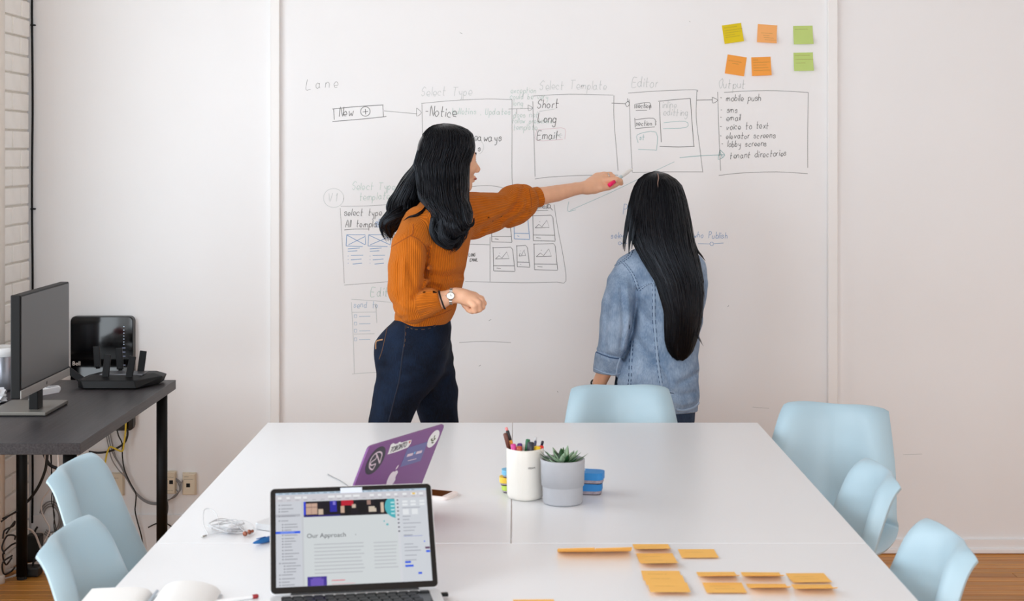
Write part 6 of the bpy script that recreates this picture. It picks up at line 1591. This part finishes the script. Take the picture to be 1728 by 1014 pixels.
# ================================================================ phone jacks on the wall
M_BEIGE = mat('beige_jack_plastic', (222, 208, 184), 0.45)
def jack(px0, px1, py0, py1, ports, lines, label):
    Y = WALL - 0.02
    a, b = P(px0, py1, Y), P(px1, py0, Y)
    e = empty('phone_jack', ((a.x + b.x) / 2, WALL, (a.z + b.z) / 2)); tag(e, label, 'phone jack', 'beige phone jacks under the desk')
    w_, h_ = b.x - a.x, b.z - a.z
    o = link('housing', frus([(-w_ / 2 - .004, -h_ / 2 - .004), (w_ / 2 + .004, -h_ / 2 - .004), (w_ / 2 + .004, h_ / 2 + .004), (-w_ / 2 - .004, h_ / 2 + .004)], [(-w_ / 2, -h_ / 2), (w_ / 2, -h_ / 2), (w_ / 2, h_ / 2), (-w_ / 2, h_ / 2)], 0.001, 0.020), M_BEIGE, e); o.matrix_local = Mx
    for (u, v) in ports:
        o = link('port', box_me(0.015, 0.015, 0.001, 0.0004, 1, c=(u * w_, v * h_, 0.0203)), M_BLACK, e); o.matrix_local = Mx
    rr = random.Random(int(px0)); pl = []
    for (u0, u1, v) in lines:
        u = u0
        while u < u1: pl.append([(u * w_, v * h_), (u * w_ + .0015, v * h_ + rr.uniform(.001, .003)), (u * w_ + .003, v * h_)]); u += 0.085
    if pl:
        V, Fc = [], []
        for q in pl:
            for (p_, r_) in zip(q, q[1:]):
                o_ = len(V); V += [(p_[0], p_[1] - .0006, .0207), (r_[0], r_[1] - .0006, .0207), (r_[0], r_[1] + .0006, .0207), (p_[0], p_[1] + .0006, .0207)]; Fc.append((o_, o_ + 1, o_ + 2, o_ + 3))
        o = link('handwriting', mesh('ink', V, Fc), M_BLACK, e); o.matrix_local = Mx
    return e
jack(274, 295, 797, 833, [(-.25, .04), (.2, .04)], [(-.4, -.1, .38), (-.35, .35, .26), (-.3, 0, .17), (-.3, -.05, -.2), (-.3, .35, -.36)], 'beige phone jack with two black ports and handwriting, beside the desk leg')
jack(308, 329, 800, 835, [(-.05, -.04)], [(-.35, -.05, .36), (-.4, .3, .24)], 'beige phone jack with one black port, nearest the white table')
jack(188, 207, 800, 836, [], [(-.3, .1, .3)], 'beige wall socket half hidden by the left chair')
# ================================================================ cables under the desk
def cable(name, label, pts, r, m, Y=None, sub=6, group='cables under the dark desk'):
    o = link(name, tube_me([P(p[0], p[1], (p[2] if len(p) > 2 else Y)) for p in pts], r, 7, sub), m, smooth=True)
    tag(o, label, 'cable', group)
M_YC = mat('yellow_cable_jacket', (226, 196, 60), 0.45); M_GC = mat('grey_cable_jacket', (140, 138, 138), 0.5); M_BC = mat('black_cable_jacket', (22, 21, 21), 0.5); M_WC = mat('white_cable_jacket', (222, 212, 206), 0.45)
yw = WALL - 0.03
cable('network_cable', 'yellow network cable bent in a zigzag below the black wall box', [(212.5, 700), (212, 725), (209, 750), (206, 761), (196, 758), (187, 754), (183, 758), (179, 772), (176, 792), (172, 830)], 0.0035, M_YC, WALL - .055)
cable('thin_cable', 'thin black cable dropping from the wall box towards the baseboard', [(197, 722), (200, 735), (206, 748), (206.5, 770), (210, 792), (220, 815), (229, 832), (229, 848), (228, 862), (232, 880), (238, 902), (242, 925)], 0.0026, M_BC, yw)
cable('power_cable', 'thick black cable curving below the desk edge from the wall box', [(215, 724), (215, 735), (210, 747), (196, 757), (182, 762), (166, 764), (150, 762)], 0.0042, M_BC, WALL - .045)
for k, (dx, dy, lab) in enumerate(((0, 0, 'upper grey cable of the three running to the phone jacks'), (3.5, 3, 'middle grey cable of the three running to the phone jacks'), (-3.5, 6, 'lower grey cable of the three running to the phone jacks'))):
    cable('phone_cable', lab, [(182 + dx, 730), (186 + dx, 750), (192 + dx, 768 + dy), (203 + dx, 786 + dy), (212, 803 + dy * .4), (222, 820 + dy * .4), (232, 833 + dy * .6), (246, 844 + dy * .6), (262, 848 + dy * .6), (280, 844 + dy * .5), (296, 838 - dy * .6), (303 + k, 826), (301 + k * 2, 816 - k), (297, 811 - k * 2)], 0.0022, M_GC, WALL - .022 - .004 * k)
cable('phone_cable', 'short grey loop joining the two beige phone jacks', [(297, 826), (302, 830), (305, 822), (307, 813), (309, 811)], 0.0020, M_GC, WALL - .02)
cable('thin_cable', 'thin black cable hanging from the two-port phone jack', [(278, 817), (279, 832), (283, 852), (282, 866), (277, 880), (272, 895), (268, 915)], 0.0024, M_BC, WALL - .028)
cable('thin_cable', 'short black cable arching over the baseboard right of the desk leg', [(250, 890), (262, 884), (274, 882), (284, 885), (291, 891), (300, 905)], 0.0026, M_BC, WALL - .03)
# left corner tangle
cable('power_cable', 'thick black cable sweeping left under the desk in the corner', [(78, 735), (80, 762), (77, 790), (68, 815), (55, 836), (44, 848), (36, 853)], 0.0055, M_BC, 5.80)
cable('power_cable', 'thick black cable hanging in a loop behind the desk legs', [(70, 750), (76, 770), (84, 784), (98, 790), (110, 786), (116, 772)], 0.0065, M_BC, 5.84)
cable('thin_cable', 'thin black cord falling beside the white one in the corner', [(86, 745), (87, 790), (86, 815), (91, 840), (90, 862), (93, 885), (97, 905)], 0.0022, M_BC, 5.86)
cable('thin_cable', 'second thin black cord twisted round its neighbour in the corner', [(84, 745), (86, 780), (89, 820), (87, 845), (92, 868), (91, 888), (98, 912)], 0.0020, M_BC, 5.87)
cable('white_cable', 'white cord wandering down the corner behind the left chairs', [(75, 740), (76, 775), (80, 795), (88, 808), (84, 825), (72, 842), (70, 860), (76, 876), (84, 892), (78, 908), (74, 915)], 0.0028, M_WC, 5.83)
cable('white_cable', 'straight white cord hanging at the near right desk leg', [(97, 735), (98, 765), (98.5, 785), (99, 800)], 0.0030, M_WC, 5.50)
for k, lab in enumerate(('outer ring of coiled grey cable on the corner wall', 'middle ring of coiled grey cable on the corner wall', 'inner ring of coiled grey cable on the corner wall')):
    cable('coiled_cable', lab, [(86 + (20 - 3 * k) * math.cos(a), 876 + (30 - 4 * k) * math.sin(a)) for a in [R(200 + 26 * i) for i in range(12)]], 0.0030, M_GC, WALL - .03 - .008 * k)
cable('extension_cord', 'thick white extension cord lying across the floor in front of the pipe', [(-20, 982, 5.62), (0, 979, 5.66), (18, 975, 5.70), (36, 966, 5.74), (52, 957, 5.78), (64, 948, 5.82), (72, 938, 5.84)], 0.0065, M_WC)
cable('extension_cord', 'white extension cord behind the front desk leg, nearer the wall', [(-20, 968, 5.68), (0, 967, 5.70), (20, 961, 5.72), (40, 955, 5.76), (58, 950, 5.80)], 0.0055, M_WC)
cable('white_cable', 'white cord arching up from the floor right of the desk leg', [(44, 892, 5.78), (52, 894, 5.80), (60, 903, 5.82), (66, 918, 5.84), (72, 930, 5.85), (78, 934, 5.86), (84, 920, 5.86), (86, 900, 5.87)], 0.0042, M_WC)
TRG = random.Random(21)
ORD = ('lowest', 'second', 'third', 'fourth', 'topmost')
for k in range(5):
    y0 = 955 - k * 20
    pts = [(15 + 12 * math.cos(a + k) + TRG.uniform(-3, 3), y0 + 15 * math.sin(a * 0.8 + k * .7) + TRG.uniform(-6, 6), 5.56 + TRG.uniform(-.03, .03)) for a in [i * 1.3 for i in range(5)]]
    cable('tangled_cable', ORD[k] + ' loop of dark cable in the tangle around the heating pipe', pts, 0.0032, M_BC, group='dark cable tangle by the pipe')
ps = empty('power_strip', (P(66, 950, 5.80).x, 5.80, 0.0), R(58)); tag(ps, 'white power strip on the floor behind the front desk leg', 'power strip')
link('body', box_me(0.16, 0.045, 0.028, 0.005, 2, c=(0, 0, 0.0145)), M_WC, ps)
for k in range(3): link('socket', box_me(0.026, 0.028, 0.002, 0.0006, 1, c=(-0.05 + 0.045 * k, 0, 0.0290)), mat('socket_face', (204, 194, 188), 0.5), ps)
for (px, py, Y, sx, sz, lab) in ((58, 920, 5.93, .055, .10, 'tall black power adapter standing in the corner behind the cords'), (55, 950, 5.72, .06, .035, 'low black power adapter on the floor beside the front desk leg')):
    p_ = P(px, py, Y); e = empty('power_adapter', (p_.x, Y, 0)); tag(e, lab, 'power adapter')
    link('brick', box_me(sx, .06, sz, .006, 2, c=(0, 0, sz / 2 + .001)), M_BC, e); link('strain_relief', tube_me([(0, 0, sz), (0.004, 0.0, sz + .018), (0.012, 0, sz + .03)], 0.004, 8, 3), M_BC, e, smooth=True)
